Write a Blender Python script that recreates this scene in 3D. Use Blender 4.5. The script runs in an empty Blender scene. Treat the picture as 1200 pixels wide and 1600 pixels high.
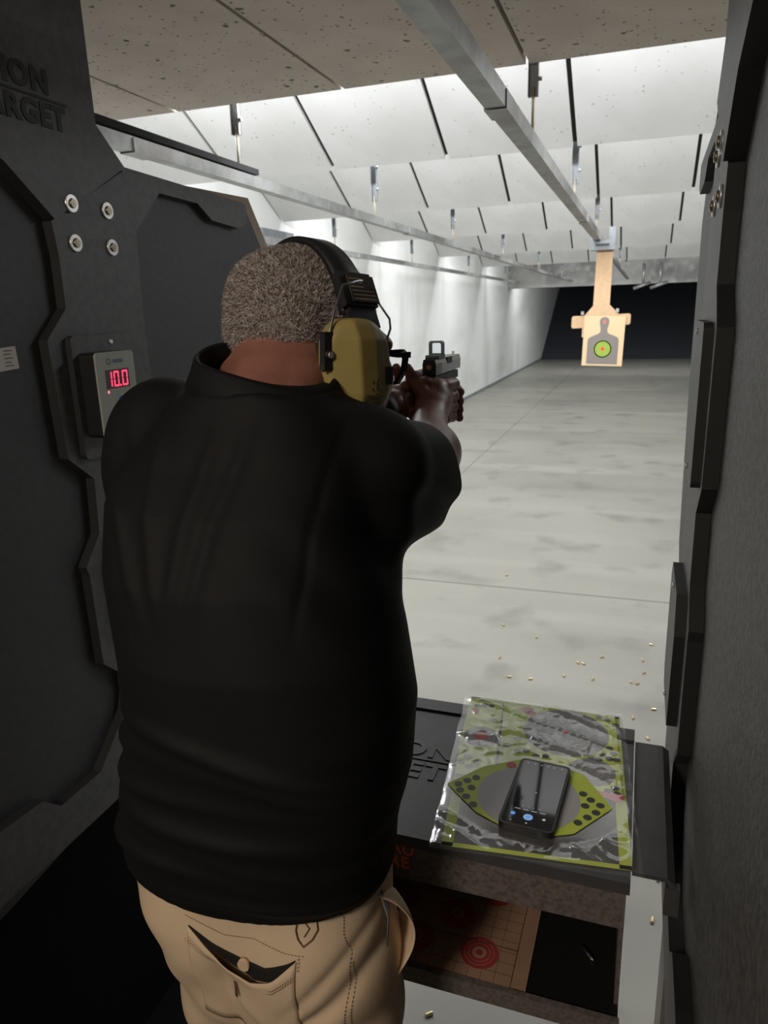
import bpy, bmesh, math, random
import numpy as np
from mathutils import Vector, Matrix
from mathutils.bvhtree import BVHTree
random.seed(7); rng = np.random.default_rng(7)
S = bpy.context.scene
COL = S.collection

# ------------------------------------------------------------------ camera
cam = bpy.data.objects.new('camera', bpy.data.cameras.new('camera')); COL.objects.link(cam)
_X = Vector((0.9443, -0.0612, 0.3234)).normalized()
_Y = Vector((0.3278, 0.2598, -0.9083)).normalized()
_Z = _X.cross(_Y).normalized(); _Y = _Z.cross(_X).normalized()
cam.matrix_world = Matrix.Translation((0, 0, 1.68)) @ Matrix((_X, _Y, _Z)).to_4x4()
cam.data.sensor_fit = 'VERTICAL'; cam.data.sensor_height = 36; cam.data.lens = 1136.36 / 1600 * 36
cam.data.clip_start = 0.02; cam.data.clip_end = 100
cam.data.dof.use_dof = True; cam.data.dof.focus_distance = 1.0; cam.data.dof.aperture_fstop = 11
S.camera = cam
# ------------------------------------------------------------------ exposure and world
S.view_settings.view_transform = 'Standard'; S.view_settings.look = 'None'
S.view_settings.exposure = 0.0; S.view_settings.gamma = 1.0; S.view_settings.use_curve_mapping = False
w = bpy.data.worlds.new('world'); S.world = w; w.use_nodes = True
w.node_tree.nodes['Background'].inputs[0].default_value = (0.9, 0.95, 1, 1)
w.node_tree.nodes['Background'].inputs[1].default_value = 0.05
# ------------------------------------------------------------------ lights (range strips above the baffles, unseen fill lights added, booth lamp behind the camera)
def area(name, loc, target, sx, sy, power, color=(1, 1, 1)):
    l = bpy.data.lights.new(name, 'AREA'); l.shape = 'RECTANGLE'; l.size = sx; l.size_y = sy; l.energy = power; l.color = color
    o = bpy.data.objects.new(name, l); COL.objects.link(o); o.location = loc
    o.rotation_euler = (Vector(target) - Vector(loc)).to_track_quat('-Z', 'Y').to_euler()
    return o
COOL = (0.97, 0.985, 1.0)
ROWS = [2.86, 4.36, 6.42, 8.87, 12.0, 15.4]
POW = [90, 92, 104, 112, 105, 75]
for i, (y, p) in enumerate(zip(ROWS, POW)):
    area('range_and_fill_strip', (-0.6, y + 0.22, 2.82), (-0.6, y + 1.35, 1.55), 4.3, 0.16, p, COOL)
area('range_and_fill_strip', (-2.1, 3.03, 2.545), (-2.1, 2.6, 0.6), 1.7, 0.10, 26, COOL)  # unseen fill strip added behind the ceiling edge to light arms and booth
area('range_and_fill_strip', (0.95, 3.03, 2.545), (0.95, 2.6, 0.6), 1.1, 0.10, 22, COOL)  # second added fill strip, kept clear of the phone's reflection
area('trap_fill_light', (-0.6, 19.2, 2.9), (-0.6, 22.5, 0.5), 5.2, 0.2, 120, COOL)  # unseen fill added behind the lintel to brighten the wall near the trap
area('booth_ceiling_lamp', (-0.78, -1.15, 2.42), (-0.42, 0.7, 1.15), 0.45, 0.5, 34, (1.0, 0.88, 0.74))

# ------------------------------------------------------------------ materials
def mat(name, col, rough=0.6, metal=0.0, spec=0.5, noise=None, bump=None, spots=None, emit=None, coat=0.0, sheen=0.0, alpha=None, trans=0.0, island=None, ior=None):
    """noise=(scale, colour2, lo, hi); spots=[(scale, threshold, colour, soft)]; bump=(scale, strength, distance)"""
    m = bpy.data.materials.new(name); m.use_nodes = True; nt = m.node_tree; N = nt.nodes; L = nt.links
    b = N['Principled BSDF']; b.inputs['Base Color'].default_value = (*col, 1); b.inputs['Roughness'].default_value = rough
    b.inputs['Metallic'].default_value = metal; b.inputs['Specular IOR Level'].default_value = spec
    b.inputs['Coat Weight'].default_value = coat; b.inputs['Sheen Weight'].default_value = sheen
    b.inputs['Transmission Weight'].default_value = trans
    if ior: b.inputs['IOR'].default_value = ior
    if alpha is not None: b.inputs['Alpha'].default_value = alpha
    tc = N.new('ShaderNodeTexCoord'); cur = None
    if noise:
        layers = noise if isinstance(noise, list) else [noise]
        for (sc, c2, lo, hi) in layers:
            n = N.new('ShaderNodeTexNoise'); n.inputs['Detail'].default_value = 6
            if isinstance(sc, tuple):
                mp = N.new('ShaderNodeMapping'); mp.inputs['Scale'].default_value = sc
                L.new(tc.outputs['Object'], mp.inputs[0]); L.new(mp.outputs[0], n.inputs['Vector']); n.inputs['Scale'].default_value = 1
            else:
                L.new(tc.outputs['Object'], n.inputs['Vector']); n.inputs['Scale'].default_value = sc
            r = N.new('ShaderNodeMapRange'); r.inputs[1].default_value = lo; r.inputs[2].default_value = hi; L.new(n.outputs[0], r.inputs[0])
            mx = N.new('ShaderNodeMix'); mx.data_type = 'RGBA'; L.new(r.outputs[0], mx.inputs[0])
            if cur: L.new(cur, mx.inputs[6])
            else: mx.inputs[6].default_value = (*col, 1)
            mx.inputs[7].default_value = (*c2, 1); cur = mx.outputs[2]
    for (sc, th, c2, soft) in (spots or []):
        v = N.new('ShaderNodeTexVoronoi'); v.inputs['Scale'].default_value = sc; v.inputs['Randomness'].default_value = 1
        n2 = N.new('ShaderNodeTexNoise'); n2.inputs['Scale'].default_value = sc * 3
        va = N.new('ShaderNodeVectorMath'); va.operation = 'MULTIPLY_ADD'; va.inputs[1].default_value = (0.6 / sc,) * 3
        L.new(tc.outputs['Object'], n2.inputs['Vector']); L.new(n2.outputs['Color'], va.inputs[0]); L.new(tc.outputs['Object'], va.inputs[2]); L.new(va.outputs[0], v.inputs['Vector'])
        sel = N.new('ShaderNodeSeparateColor'); L.new(v.outputs['Color'], sel.inputs[0])
        # only some cells carry a spot and each has its own size
        mr = N.new('ShaderNodeMapRange'); mr.inputs[1].default_value = 0.55; mr.inputs[2].default_value = 1.0; mr.inputs[3].default_value = 0; mr.inputs[4].default_value = th; L.new(sel.outputs[0], mr.inputs[0])
        sb = N.new('ShaderNodeMath'); sb.operation = 'SUBTRACT'; L.new(mr.outputs[0], sb.inputs[0]); L.new(v.outputs['Distance'], sb.inputs[1])
        r = N.new('ShaderNodeMapRange'); r.inputs[1].default_value = 0; r.inputs[2].default_value = soft; L.new(sb.outputs[0], r.inputs[0])
        mx = N.new('ShaderNodeMix'); mx.data_type = 'RGBA'; L.new(r.outputs[0], mx.inputs[0])
        if cur: L.new(cur, mx.inputs[6])
        else: mx.inputs[6].default_value = (*col, 1)
        mx.inputs[7].default_value = (*c2, 1); cur = mx.outputs[2]
    if island:
        g = N.new('ShaderNodeNewGeometry'); cr = N.new('ShaderNodeValToRGB'); L.new(g.outputs['Random Per Island'], cr.inputs[0])
        e = cr.color_ramp.elements; e[0].color = (*island[0], 1); e[1].color = (*island[-1], 1)
        for k, c in enumerate(island[1:-1]): el = e.new((k + 1) / (len(island) - 1)); el.color = (*c, 1)
        cur = cr.outputs[0]
    if cur: L.new(cur, b.inputs['Base Color'])
    if bump:
        sc, st, di = bump
        n = N.new('ShaderNodeTexNoise'); n.inputs['Scale'].default_value = sc; n.inputs['Detail'].default_value = 4; L.new(tc.outputs['Object'], n.inputs['Vector'])
        bp = N.new('ShaderNodeBump'); bp.inputs['Strength'].default_value = st; bp.inputs['Distance'].default_value = di
        L.new(n.outputs[0], bp.inputs['Height']); L.new(bp.outputs[0], b.inputs['Normal'])
    if emit:
        b.inputs['Emission Color'].default_value = (*emit[0], 1); b.inputs['Emission Strength'].default_value = emit[1]
    return m

M = {}
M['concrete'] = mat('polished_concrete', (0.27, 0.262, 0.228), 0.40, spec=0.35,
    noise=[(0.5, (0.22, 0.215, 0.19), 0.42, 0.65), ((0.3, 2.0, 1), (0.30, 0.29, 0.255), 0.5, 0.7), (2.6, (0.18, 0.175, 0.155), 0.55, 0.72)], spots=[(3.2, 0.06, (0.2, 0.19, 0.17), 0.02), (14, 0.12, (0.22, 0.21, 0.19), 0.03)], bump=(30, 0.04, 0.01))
M['block_white'] = mat('white_painted_wall', (0.80, 0.81, 0.79), 0.65, noise=[((0.1, 0.35, 1.2), (0.60, 0.61, 0.58), 0.5, 0.75), ((2, 0.9, 0.25), (0.50, 0.51, 0.48), 0.58, 0.8)], spots=[(1.6, 0.10, (0.35, 0.34, 0.31), 0.05)], bump=(9, 0.1, 0.02))
M['baffle'] = mat('white_speckled_baffle', (0.66, 0.66, 0.65), 0.75, noise=(2.2, (0.58, 0.58, 0.565), 0.45, 0.7), spots=[(11, 0.13, (0.16, 0.14, 0.12), 0.02), (30, 0.22, (0.40, 0.38, 0.35), 0.04), (2.6, 0.06, (0.12, 0.07, 0.05), 0.01)])
M['ceil_panel'] = mat('beige_fibre_ceiling_panel', (0.60, 0.53, 0.465), 0.85, noise=(6, (0.54, 0.475, 0.41), 0.4, 0.7), spots=[(20, 0.26, (0.12, 0.10, 0.085), 0.04), (55, 0.36, (0.20, 0.175, 0.15), 0.05), (6, 0.11, (0.05, 0.04, 0.035), 0.02)], bump=(120, 0.25, 0.003))
M['black_gap'] = mat('black_backing', (0.008, 0.008, 0.009), 0.9)
M['galv'] = mat('galvanized_steel', (0.38, 0.385, 0.38), 0.45, metal=0.6, noise=[(14, (0.27, 0.275, 0.27), 0.4, 0.7), (3, (0.22, 0.20, 0.18), 0.52, 0.7)], bump=(60, 0.08, 0.002))
M['steel_grey'] = mat('grey_steel', (0.26, 0.28, 0.30), 0.5, metal=0.2, noise=(20, (0.20, 0.215, 0.23), 0.4, 0.7))
M['rod'] = mat('beige_rod', (0.30, 0.27, 0.20), 0.6)
M['lintel'] = mat('stained_concrete', (0.36, 0.36, 0.34), 0.85, noise=[(1.1, (0.22, 0.22, 0.21), 0.45, 0.6), (5, (0.42, 0.42, 0.40), 0.5, 0.7)], spots=[(0.9, 0.22, (0.12, 0.05, 0.03), 0.05)])
M['rubber'] = mat('granulated_black_rubber', (0.026, 0.030, 0.039), 0.9, noise=(0.8, (0.032, 0.034, 0.040), 0.4, 0.7), bump=(18, 0.6, 0.05), spots=[(5, 0.07, (0.08, 0.08, 0.085), 0.02)])
M['booth'] = mat('black_textured_ballistic_rubber', (0.098, 0.096, 0.096), 0.56, spec=0.5, noise=(120, (0.050, 0.049, 0.049), 0.42, 0.58), spots=[(95, 0.42, (0.014, 0.014, 0.015), 0.1)], bump=(200, 0.7, 0.0025))
M['booth_face'] = mat('charcoal_ballistic_panel', (0.068, 0.068, 0.073), 0.5, spec=0.5, noise=(55, (0.050, 0.050, 0.054), 0.42, 0.62), spots=[(55, 0.20, (0.012, 0.012, 0.012), 0.08)], bump=(240, 0.30, 0.002))
M['booth_smooth_shaded'] = mat('smooth_shaded_ballistic_rubber', (0.034, 0.035, 0.039), 0.55, noise=(60, (0.026, 0.027, 0.030), 0.4, 0.65), bump=(260, 0.2, 0.001))  # smoother left panel; the dimmer light on that side is in its darker colour
M['booth_edge'] = mat('cut_panel_edge', (0.30, 0.24, 0.19), 0.8)
M['cut_black'] = mat('black_cut_edge', (0.010, 0.010, 0.011), 0.7)
M['emboss'] = mat('embossed_black_rubber', (0.008, 0.008, 0.009), 0.6)
M['bench'] = mat('black_bench_top', (0.055, 0.055, 0.060), 0.42, noise=(25, (0.042, 0.042, 0.046), 0.4, 0.7), bump=(220, 0.25, 0.001), spots=[(60, 0.1, (0.05, 0.05, 0.05), 0.05)])
M['apron'] = mat('brown_grey_speckled_apron', (0.14, 0.118, 0.105), 0.6, noise=(160, (0.08, 0.067, 0.06), 0.4, 0.65), bump=(300, 0.2, 0.001))
M['dark_base'] = mat('matt_black_carpeted_base', (0.004, 0.004, 0.005), 0.95, spec=0.1)
M['chrome'] = mat('zinc_washer', (0.62, 0.62, 0.60), 0.35, metal=0.7)
M['bolt'] = mat('brass_bolt_head', (0.30, 0.26, 0.20), 0.35, metal=0.9)
M['brass'] = mat('brass', (0.72, 0.60, 0.34), 0.35, metal=0.8)
M['post'] = mat('taupe_powder_coated_steel', (0.20, 0.18, 0.16), 0.6, bump=(150, 0.1, 0.001))

# ------------------------------------------------------------------ helpers
def link(name, me, m, parent=None, smooth=False):
    if isinstance(m, (list, tuple)):
        for x in m: me.materials.append(x)
    elif m: me.materials.append(m)
    o = bpy.data.objects.new(name, me); COL.objects.link(o)
    if parent: o.parent = parent
    if smooth:
        me.shade_smooth()
    return o
def obj(name, bm, m, parent=None, smooth=False, bevel=0, seg=2):
    if bevel:
        bmesh.ops.bevel(bm, geom=[e for e in bm.edges if len(e.link_faces) == 2 and e.calc_face_angle(0) > 0.5], offset=bevel, segments=seg, affect='EDGES', clamp_overlap=True)
    bmesh.ops.recalc_face_normals(bm, faces=bm.faces[:])
    me = bpy.data.meshes.new(name); bm.to_mesh(me); bm.free()
    return link(name, me, m, parent, smooth)
def tag(o, label=None, cat=None, group=None, kind=None):
    if label: o['label'] = label
    if cat: o['category'] = cat
    if group: o['group'] = group
    if kind: o['kind'] = kind
    return o
def empty(name, loc=(0, 0, 0), rot=(0, 0, 0)):
    o = bpy.data.objects.new(name, None); COL.objects.link(o); o.location = loc; o.rotation_euler = rot; o.empty_display_size = 0.05
    return o
def box(bm, lo, hi, mi=0, mx=None):
    vs = [Vector((x, y, z)) for x in (lo[0], hi[0]) for y in (lo[1], hi[1]) for z in (lo[2], hi[2])]
    if mx: vs = [mx @ v for v in vs]
    v = [bm.verts.new(p) for p in vs]
    for f in ((0, 1, 3, 2), (4, 6, 7, 5), (0, 4, 5, 1), (2, 3, 7, 6), (0, 2, 6, 4), (1, 5, 7, 3)):
        bm.faces.new([v[i] for i in f]).material_index = mi
def B(*boxes):
    bm = bmesh.new()
    for lo, hi in boxes: box(bm, lo, hi)
    return bm
def prism(bm, pts, frame, d0, d1, mi=0, side_mi=None):
    """pts 2-D polygon; frame(u, v, d) -> 3-D"""
    a = [bm.verts.new(frame(u, v, d0)) for u, v in pts]; b = [bm.verts.new(frame(u, v, d1)) for u, v in pts]
    f = bm.faces.new(a); f.material_index = mi; f = bm.faces.new(b[::-1]); f.material_index = mi
    n = len(pts)
    for i in range(n):
        f = bm.faces.new((a[i], b[i], b[(i + 1) % n], a[(i + 1) % n])); f.material_index = mi if side_mi is None else side_mi
def cyl(bm, a, b, r, r2=None, n=16, mi=0, caps=True):
    a, b = Vector(a), Vector(b); r2 = r if r2 is None else r2
    d = (b - a).normalized(); u = d.orthogonal().normalized(); v = d.cross(u)
    A = [bm.verts.new(a + r * (math.cos(t) * u + math.sin(t) * v)) for t in [2 * math.pi * k / n for k in range(n)]]
    C = [bm.verts.new(b + r2 * (math.cos(t) * u + math.sin(t) * v)) for t in [2 * math.pi * k / n for k in range(n)]]
    for i in range(n):
        f = bm.faces.new((A[i], A[(i + 1) % n], C[(i + 1) % n], C[i])); f.material_index = mi; f.smooth = True
    if caps:
        bm.faces.new(A[::-1]).material_index = mi; bm.faces.new(C).material_index = mi
def tube(bm, pts, r, n=8, mi=0):
    pts = [Vector(p) for p in pts]; rings = []; up = None
    for i, p in enumerate(pts):
        t = (pts[min(i + 1, len(pts) - 1)] - pts[max(i - 1, 0)]).normalized()
        if up is None: up = t.orthogonal().normalized()
        up = (up - t * up.dot(t)).normalized(); v = t.cross(up)
        rr = r[i] if isinstance(r, (list, tuple)) else r
        rings.append([bm.verts.new(p + rr * (math.cos(a) * up + math.sin(a) * v)) for a in [2 * math.pi * k / n for k in range(n)]])
    for A, C in zip(rings, rings[1:]):
        for i in range(n):
            f = bm.faces.new((A[i], A[(i + 1) % n], C[(i + 1) % n], C[i])); f.material_index = mi; f.smooth = True
    bm.faces.new(rings[0][::-1]).material_index = mi; bm.faces.new(rings[-1]).material_index = mi
def disc(bm, c, r, frame=None, n=40, mi=0, r0=0.0, ry=None, rot=0.0):
    """flat disc or ring in the XY plane of frame at c=(u,v,d)"""
    frame = frame or (lambda u, v, d: Vector((u, v, d))); ry = ry or r
    def P(k, q):
        a = 2 * math.pi * k / n; x, y = q * r * math.cos(a), q * ry * math.sin(a)
        return frame(c[0] + x * math.cos(rot) - y * math.sin(rot), c[1] + x * math.sin(rot) + y * math.cos(rot), c[2])
    o = [bm.verts.new(P(k, 1)) for k in range(n)]
    if r0 <= 0: bm.faces.new(o).material_index = mi
    else:
        q = r0 / r; i_ = [bm.verts.new(P(k, q)) for k in range(n)]
        for k in range(n): bm.faces.new((o[k], o[(k + 1) % n], i_[(k + 1) % n], i_[k])).material_index = mi
def poly(bm, pts, mi=0):
    bm.faces.new([bm.verts.new(p) for p in pts]).material_index = mi
def text_bm(bm, body, size, mtx, extrude=0.0, mi=0, bold=0.0, spacing=1.0, align='CENTER'):
    cu = bpy.data.curves.new('t', 'FONT'); cu.body = body; cu.size = size; cu.extrude = extrude; cu.offset = bold; cu.align_x = align; cu.space_character = spacing; cu.resolution_u = 3
    o = bpy.data.objects.new('t', cu); COL.objects.link(o); bpy.context.view_layer.update()
    me = bpy.data.meshes.new_from_object(o.evaluated_get(bpy.context.evaluated_depsgraph_get()))
    t = bmesh.new(); t.from_mesh(me); t.transform(mtx)
    vm = {v: bm.verts.new(v.co) for v in t.verts}
    for f in t.faces:
        try: bm.faces.new([vm[v] for v in f.verts]).material_index = mi
        except ValueError: pass
    t.free(); bpy.data.objects.remove(o); bpy.data.curves.remove(cu); bpy.data.meshes.remove(me)
def basis(o, ex, ey, ez):
    m = Matrix.Identity(4)
    for i, v in enumerate((ex, ey, ez)):
        for r in range(3): m[r][i] = v[r]
    for r in range(3): m[r][3] = o[r]
    return m

# ------------------------------------------------------------------ the setting
XL, XR, MID = -1.03, 0.09, -0.47          # faces of the two booth partitions
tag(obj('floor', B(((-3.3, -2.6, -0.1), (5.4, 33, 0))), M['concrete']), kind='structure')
tag(obj('wall_left', B(((-3.4, 2.5, 0), (-3.2, 33, 3.5))), M['block_white']), kind='structure')
tag(obj('wall_right', B(((5.2, -2.6, 0), (5.4, 33, 3.5))), M['block_white']), kind='structure')
bm = bmesh.new()
for a, b in ((-3.4, 5.4),): prism(bm, [(24.9, 0), (32.0, 3.4), (33.0, 3.4), (33.0, 0)], lambda u, v, d: Vector((d, u, v)), a, b)
tag(obj('wall_back', bm, M['rubber']), kind='structure')
tag(obj('trim_1', B(((-3.2, 18.4, 2.13), (5.2, 18.7, 3.45))), M['lintel']), kind='structure')      # concrete lintel over the bullet trap
tag(obj('ceiling', B(((-3.4, 2.5, 3.45), (5.4, 33, 3.6))), M['black_gap']), kind='structure')
tag(obj('wall_rear', B(((-3.4, -2.7, 0), (5.4, -2.6, 2.6))), M['dark_base']), kind='structure')
tag(obj('floor_shade_sheet', B(((-1.058, -0.4, 0), (-0.66, 1.75, 0.008))), M['dark_base']), 'black sheet added for the shade on the floor along the left partition', 'shade sheet')  # black sheet stands in for the shade on the floor here
tag(obj('baseboard_left', B(((-3.2, 3, 0), (-3.185, 24.9, 0.05))), M['steel_grey']), kind='structure')
# saw-cut joints in the slab
bm = bmesh.new()
box(bm, (-3.2, 4.24, -0.001), (5.2, 4.256, 0.0012)); box(bm, (-3.2, 10.3, -0.001), (5.2, 10.316, 0.0012)); box(bm, (-1.75, 4.25, -0.001), (-1.74, 24.9, 0.0012))
tag(obj('trim_2', bm, mat('floor_joint', (0.17, 0.165, 0.15), 0.9)), kind='structure')
# ceiling panels over the booths: dark beige, flat
names_x = ['first', 'second', 'third', 'fourth', 'fifth', 'sixth', 'seventh', 'eighth']
xs = [-3.18, -2.575, -1.878, -1.139, -0.442, 0.255, 0.95]
for r_, (y0, y1) in enumerate(((1.55, 2.88), (0.15, 1.535), (-2.5, 0.135))):
    for k in range(len(xs) - 1):
        bm = B(((xs[k] + 0.006, y0, 2.5), (xs[k + 1] - 0.008, y1, 2.53)))
        o = obj('ceiling_panel', bm, M['ceil_panel'], bevel=0.002)
        tag(o, f'beige speckled ceiling panel over the booths, {names_x[k]} from the left wall, ' + ('along the edge of the range' if r_ == 0 else 'above the shooter' if r_ == 1 else 'behind the camera'), 'ceiling panel', 'flat ceiling panels over the booths')
tag(obj('ceiling_booth', B(((-3.3, -2.6, 2.545), (1.6, 2.84, 2.62))), M['black_gap']), kind='structure')
# hanging baffles, rows down range
rown = ['nearest', 'second', 'third', 'fourth', 'fifth']
for r_, (yb, ln) in enumerate(zip(ROWS[1:], (1.22, 1.5, 1.6, 2.0, 2.0))):
    sl = math.radians(29); dy, dz = math.cos(sl), math.sin(sl)
    x0 = [-3.19, -2.48, -1.80, -1.11, -0.41, 0.28, 0.98]
    for k in range(6):
        jit = random.uniform(-0.004, 0.004)
        p = empty('ceiling_baffle', ((x0[k] + x0[k + 1]) / 2, yb, 2.5))
        hw = (x0[k + 1] - x0[k]) / 2 - 0.012
        bm = bmesh.new(); prism(bm, [(0, jit), (-ln * dy, ln * dz + jit), (-ln * dy + 0.012, ln * dz + 0.022 + jit), (0.012, 0.022 + jit)], lambda u, v, d: Vector((d, u, v)), -hw, hw)
        obj('board', bm, M['baffle'], p)
        bm = bmesh.new(); prism(bm, [(0.0, 0.024), (-ln * dy, ln * dz + 0.024), (-ln * dy, ln * dz + 0.05), (0.0, 0.05)], lambda u, v, d: Vector((d, u, v)), hw - 0.03, hw + 0.05)
        obj('backing_strip', bm, M['black_gap'], p)
        tag(p, f'white speckled ceiling baffle, {names_x[k]} from the left wall in the {rown[r_]} row down range', 'ceiling baffle', 'angled white baffles down range')

# ------------------------------------------------------------------ target rails
def rail(x, y0, y1, z, label, wdt=0.05, h=0.045):
    p = empty('target_rail', (x, y0, z))
    prof = [(-wdt / 2, h), (-wdt / 2, 0), (wdt / 2, 0), (wdt / 2, h), (wdt / 2 - 0.012, h), (wdt / 2 - 0.012, h - 0.003), (wdt / 2 - 0.004, h - 0.003), (wdt / 2 - 0.004, 0.004), (-wdt / 2 + 0.004, 0.004), (-wdt / 2 + 0.004, h - 0.003), (-wdt / 2 + 0.012, h - 0.003), (-wdt / 2 + 0.012, h)]
    bm = bmesh.new(); prism(bm, prof, lambda u, v, d: Vector((u, d, v)), 0, y1 - y0)
    obj('channel', bm, M['galv'], p)
    k = y0 + 3.0
    while k < y1 - 0.3:
        bm = B(((-wdt / 2 - 0.004, k - y0, -0.004), (wdt / 2 + 0.004, k - y0 + 0.12, h * 0.9))); k += 3.05
        obj('splice_sleeve', bm, M['galv'], p)
    tag(p, label, 'target rail', 'galvanized target rails')
ZR = 2.21
rail(-0.425, -0.8, 17.5, ZR, 'galvanized steel target rail overhead carrying the silhouette target', 0.056, 0.05)
rail(-1.64, -0.8, 17.9, ZR, 'galvanized steel target rail of the lane left of the shooter, black strip on top')
rail(-2.77, 4.2, 17.4, ZR, 'galvanized steel target rail farthest left, close to the white wall')
tag(obj('rail_cover_strip', B(((-1.672, 0.6, 2.262), (-1.612, 3.05, 2.285))), M['black_gap']), 'long black strip lying on the target rail left of the shooter', 'strip')
def hanger(x, y, zt, zb, label, rod=True):
    p = empty('rail_hanger', (x, y, ZR))
    bm = bmesh.new(); box(bm, (-0.018, -0.004, zb - ZR), (0.018, 0.0, zt - ZR)); box(bm, (-0.018, -0.02, zb - ZR), (-0.014, 0.0, zt - ZR)); box(bm, (0.014, -0.02, zb - ZR), (0.018, 0.0, zt - ZR))
    for q in (0.25, 0.7): cyl(bm, (0.012, -0.012, zb - ZR + q * (zt - zb)), (0.030, -0.012, zb - ZR + q * (zt - zb)), 0.008, n=8)
    obj('bracket', bm, M['steel_grey'], p)
    bm = B(((-0.01, -0.003, zt - ZR), (0.01, 0.0, 3.45 - ZR))); obj('strap', bm, M['steel_grey'], p)
    bm = bmesh.new(); cyl(bm, (0, -0.008, 0.01), (0, -0.008, zb - ZR + 0.03), 0.0065, n=8); obj('rod', bm, M['rod'], p)
    tag(p, label, 'hanger', 'rail hangers under the baffles')
for i, (y, zb) in enumerate(((2.91, 2.40), (4.58, 2.345), (6.6, 2.36), (9.05, 2.36), (12.2, 2.36), (15.6, 2.36))):
    n = ['nearest the shooter', 'second down range', 'third down range', 'fourth down range, above the target', 'fifth down range', 'last down range'][i]
    hanger(-0.425, y, 2.62, zb, f'grey steel hanger over the target rail of the shooter, {n}')
    hanger(-1.64, y + 0.03, 2.62, zb, f'grey steel hanger over the rail left of the shooter, {n}')
    if i > 1: hanger(-2.77, y + 0.05, 2.62, zb, f'grey steel hanger over the rail by the white wall, {["", "", "nearest of its rail", "second of its rail", "third of its rail", "last of its rail"][i]}')
for x, l in ((-0.1, 'beside the target'), (0.25, 'farthest right')):
    bm = bmesh.new(); cyl(bm, (x, 17.9, 2.55), (x, 17.9, 2.08), 0.03, n=8); cyl(bm, (x - 0.2, 17.9, 2.02), (x + 0.16, 17.9, 2.14), 0.035, n=8)
    tag(obj('pulley_bracket', bm, M['galv']), f'small steel pulley bracket at the far end of a rail, {l}', 'bracket')
tag(obj('wall_speaker', B(((-3.2, 5.9, 2.23), (-3.12, 6.5, 2.40))), M['steel_grey'], bevel=0.01), 'small grey box mounted high on the left white wall', 'wall box')

# ------------------------------------------------------------------ target carrier, holder, silhouette target
TY = 6.8
p = empty('target_carrier', (-0.385, TY, ZR)); tag(p, 'grey steel target carrier clamped around the rail above the silhouette', 'target carrier')
bm = bmesh.new(); box(bm, (-0.095, -0.05, -0.08), (0.105, 0.06, -0.004)); box(bm, (-0.095, -0.05, -0.004), (-0.075, 0.06, 0.06)); box(bm, (0.055, -0.05, -0.004), (0.105, 0.06, 0.10))
obj('housing', bm, M['steel_grey'], p, bevel=0.004)
bm = bmesh.new(); box(bm, (-0.05, -0.06, -0.045), (0.06, -0.05, -0.03)); obj('latch', bm, mat('dark_latch', (0.05, 0.05, 0.055), 0.5), p)
p = empty('target_holder', (-0.36, TY, 2.13), (0, math.radians(1.0), 0)); tag(p, 'tan board with a long neck and two side arms hanging from the carrier', 'target holder')
M['board'] = mat('tan_particle_board', (0.55, 0.37, 0.22), 0.8, noise=(30, (0.49, 0.33, 0.19), 0.4, 0.7), spots=[(14, 0.1, (0.15, 0.1, 0.07), 0.03)])
fr = lambda u, v, d: Vector((u, d, v))
bm = bmesh.new(); prism(bm, [(-0.066, 0), (0.066, 0), (0.068, -0.445), (0.155, -0.53), (0.15, -0.72), (-0.15, -0.72), (-0.15, -0.55), (-0.07, -0.455)], fr, 0.0, 0.012); obj('neck_board', bm, M['board'], p, bevel=0.003)
bm = bmesh.new(); prism(bm, [(-0.245, -0.555), (-0.235, -0.54), (0.235, -0.52), (0.248, -0.53), (0.248, -0.60), (0.235, -0.612), (-0.235, -0.645), (-0.245, -0.63)], fr, 0.013, 0.026); obj('cross_arm', bm, M['board'], p, bevel=0.003)
for x, z in ((-0.155, -0.53), (0.135, -0.508)):
    bm = bmesh.new(); box(bm, (x - 0.012, -0.012, z), (x + 0.012, 0.016, z + 0.03)); obj('clip', bm, M['galv'], p)
p = empty('silhouette_target', (-0.333, TY - 0.006, 1.585), (0, math.radians(1.6), 0)); tag(p, 'cream paper target with grey upper-body silhouette and green bullseye on its chest', 'paper target')
M['cream'] = mat('cream_paper', (0.64, 0.47, 0.28), 0.7); M['sgrey'] = mat('silhouette_grey', (0.20, 0.175, 0.16), 0.8); M['hivis'] = mat('hivis_green_print', (0.30, 0.42, 0.05), 0.7); M['ink'] = mat('black_ink', (0.012, 0.015, 0.012), 0.7); M['redink'] = mat('red_ink', (0.65, 0.05, 0.03), 0.7); M['pink'] = mat('pink_ink', (0.55, 0.16, 0.12), 0.7)
bm = bmesh.new(); box(bm, (-0.17, -0.001, -0.42), (0.172, 0.0, 0.005)); obj('paper', bm, M['cream'], p)
sil = [(-0.132, -0.405), (0.13, -0.405), (0.13, -0.20), (0.12, -0.175), (0.075, -0.155), (0.045, -0.145), (0.03, -0.13), (0.028, -0.10), (0.037, -0.07), (0.040, -0.04), (0.034, -0.016), (0.012, -0.004), (-0.012, -0.004), (-0.034, -0.016), (-0.040, -0.04), (-0.037, -0.07), (-0.028, -0.10), (-0.030, -0.13), (-0.045, -0.145), (-0.08, -0.16), (-0.12, -0.18), (-0.132, -0.20)]
bm = bmesh.new(); prism(bm, sil, fr, -0.0012, -0.0016); obj('silhouette', bm, M['sgrey'], p)
bm = bmesh.new(); c = (0.0, -0.275)
disc(bm, (*c, -0.0020), 0.080, fr, mi=0); disc(bm, (*c, -0.0023), 0.077, fr, mi=1, r0=0.063); disc(bm, (*c, -0.0023), 0.048, fr, mi=1, r0=0.046); disc(bm, (*c, -0.0023), 0.030, fr, mi=1, r0=0.028); disc(bm, (*c, -0.0024), 0.016, fr, mi=2)
obj('bullseye', bm, [M['hivis'], M['ink'], M['redink'], M['pink']], p)
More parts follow.
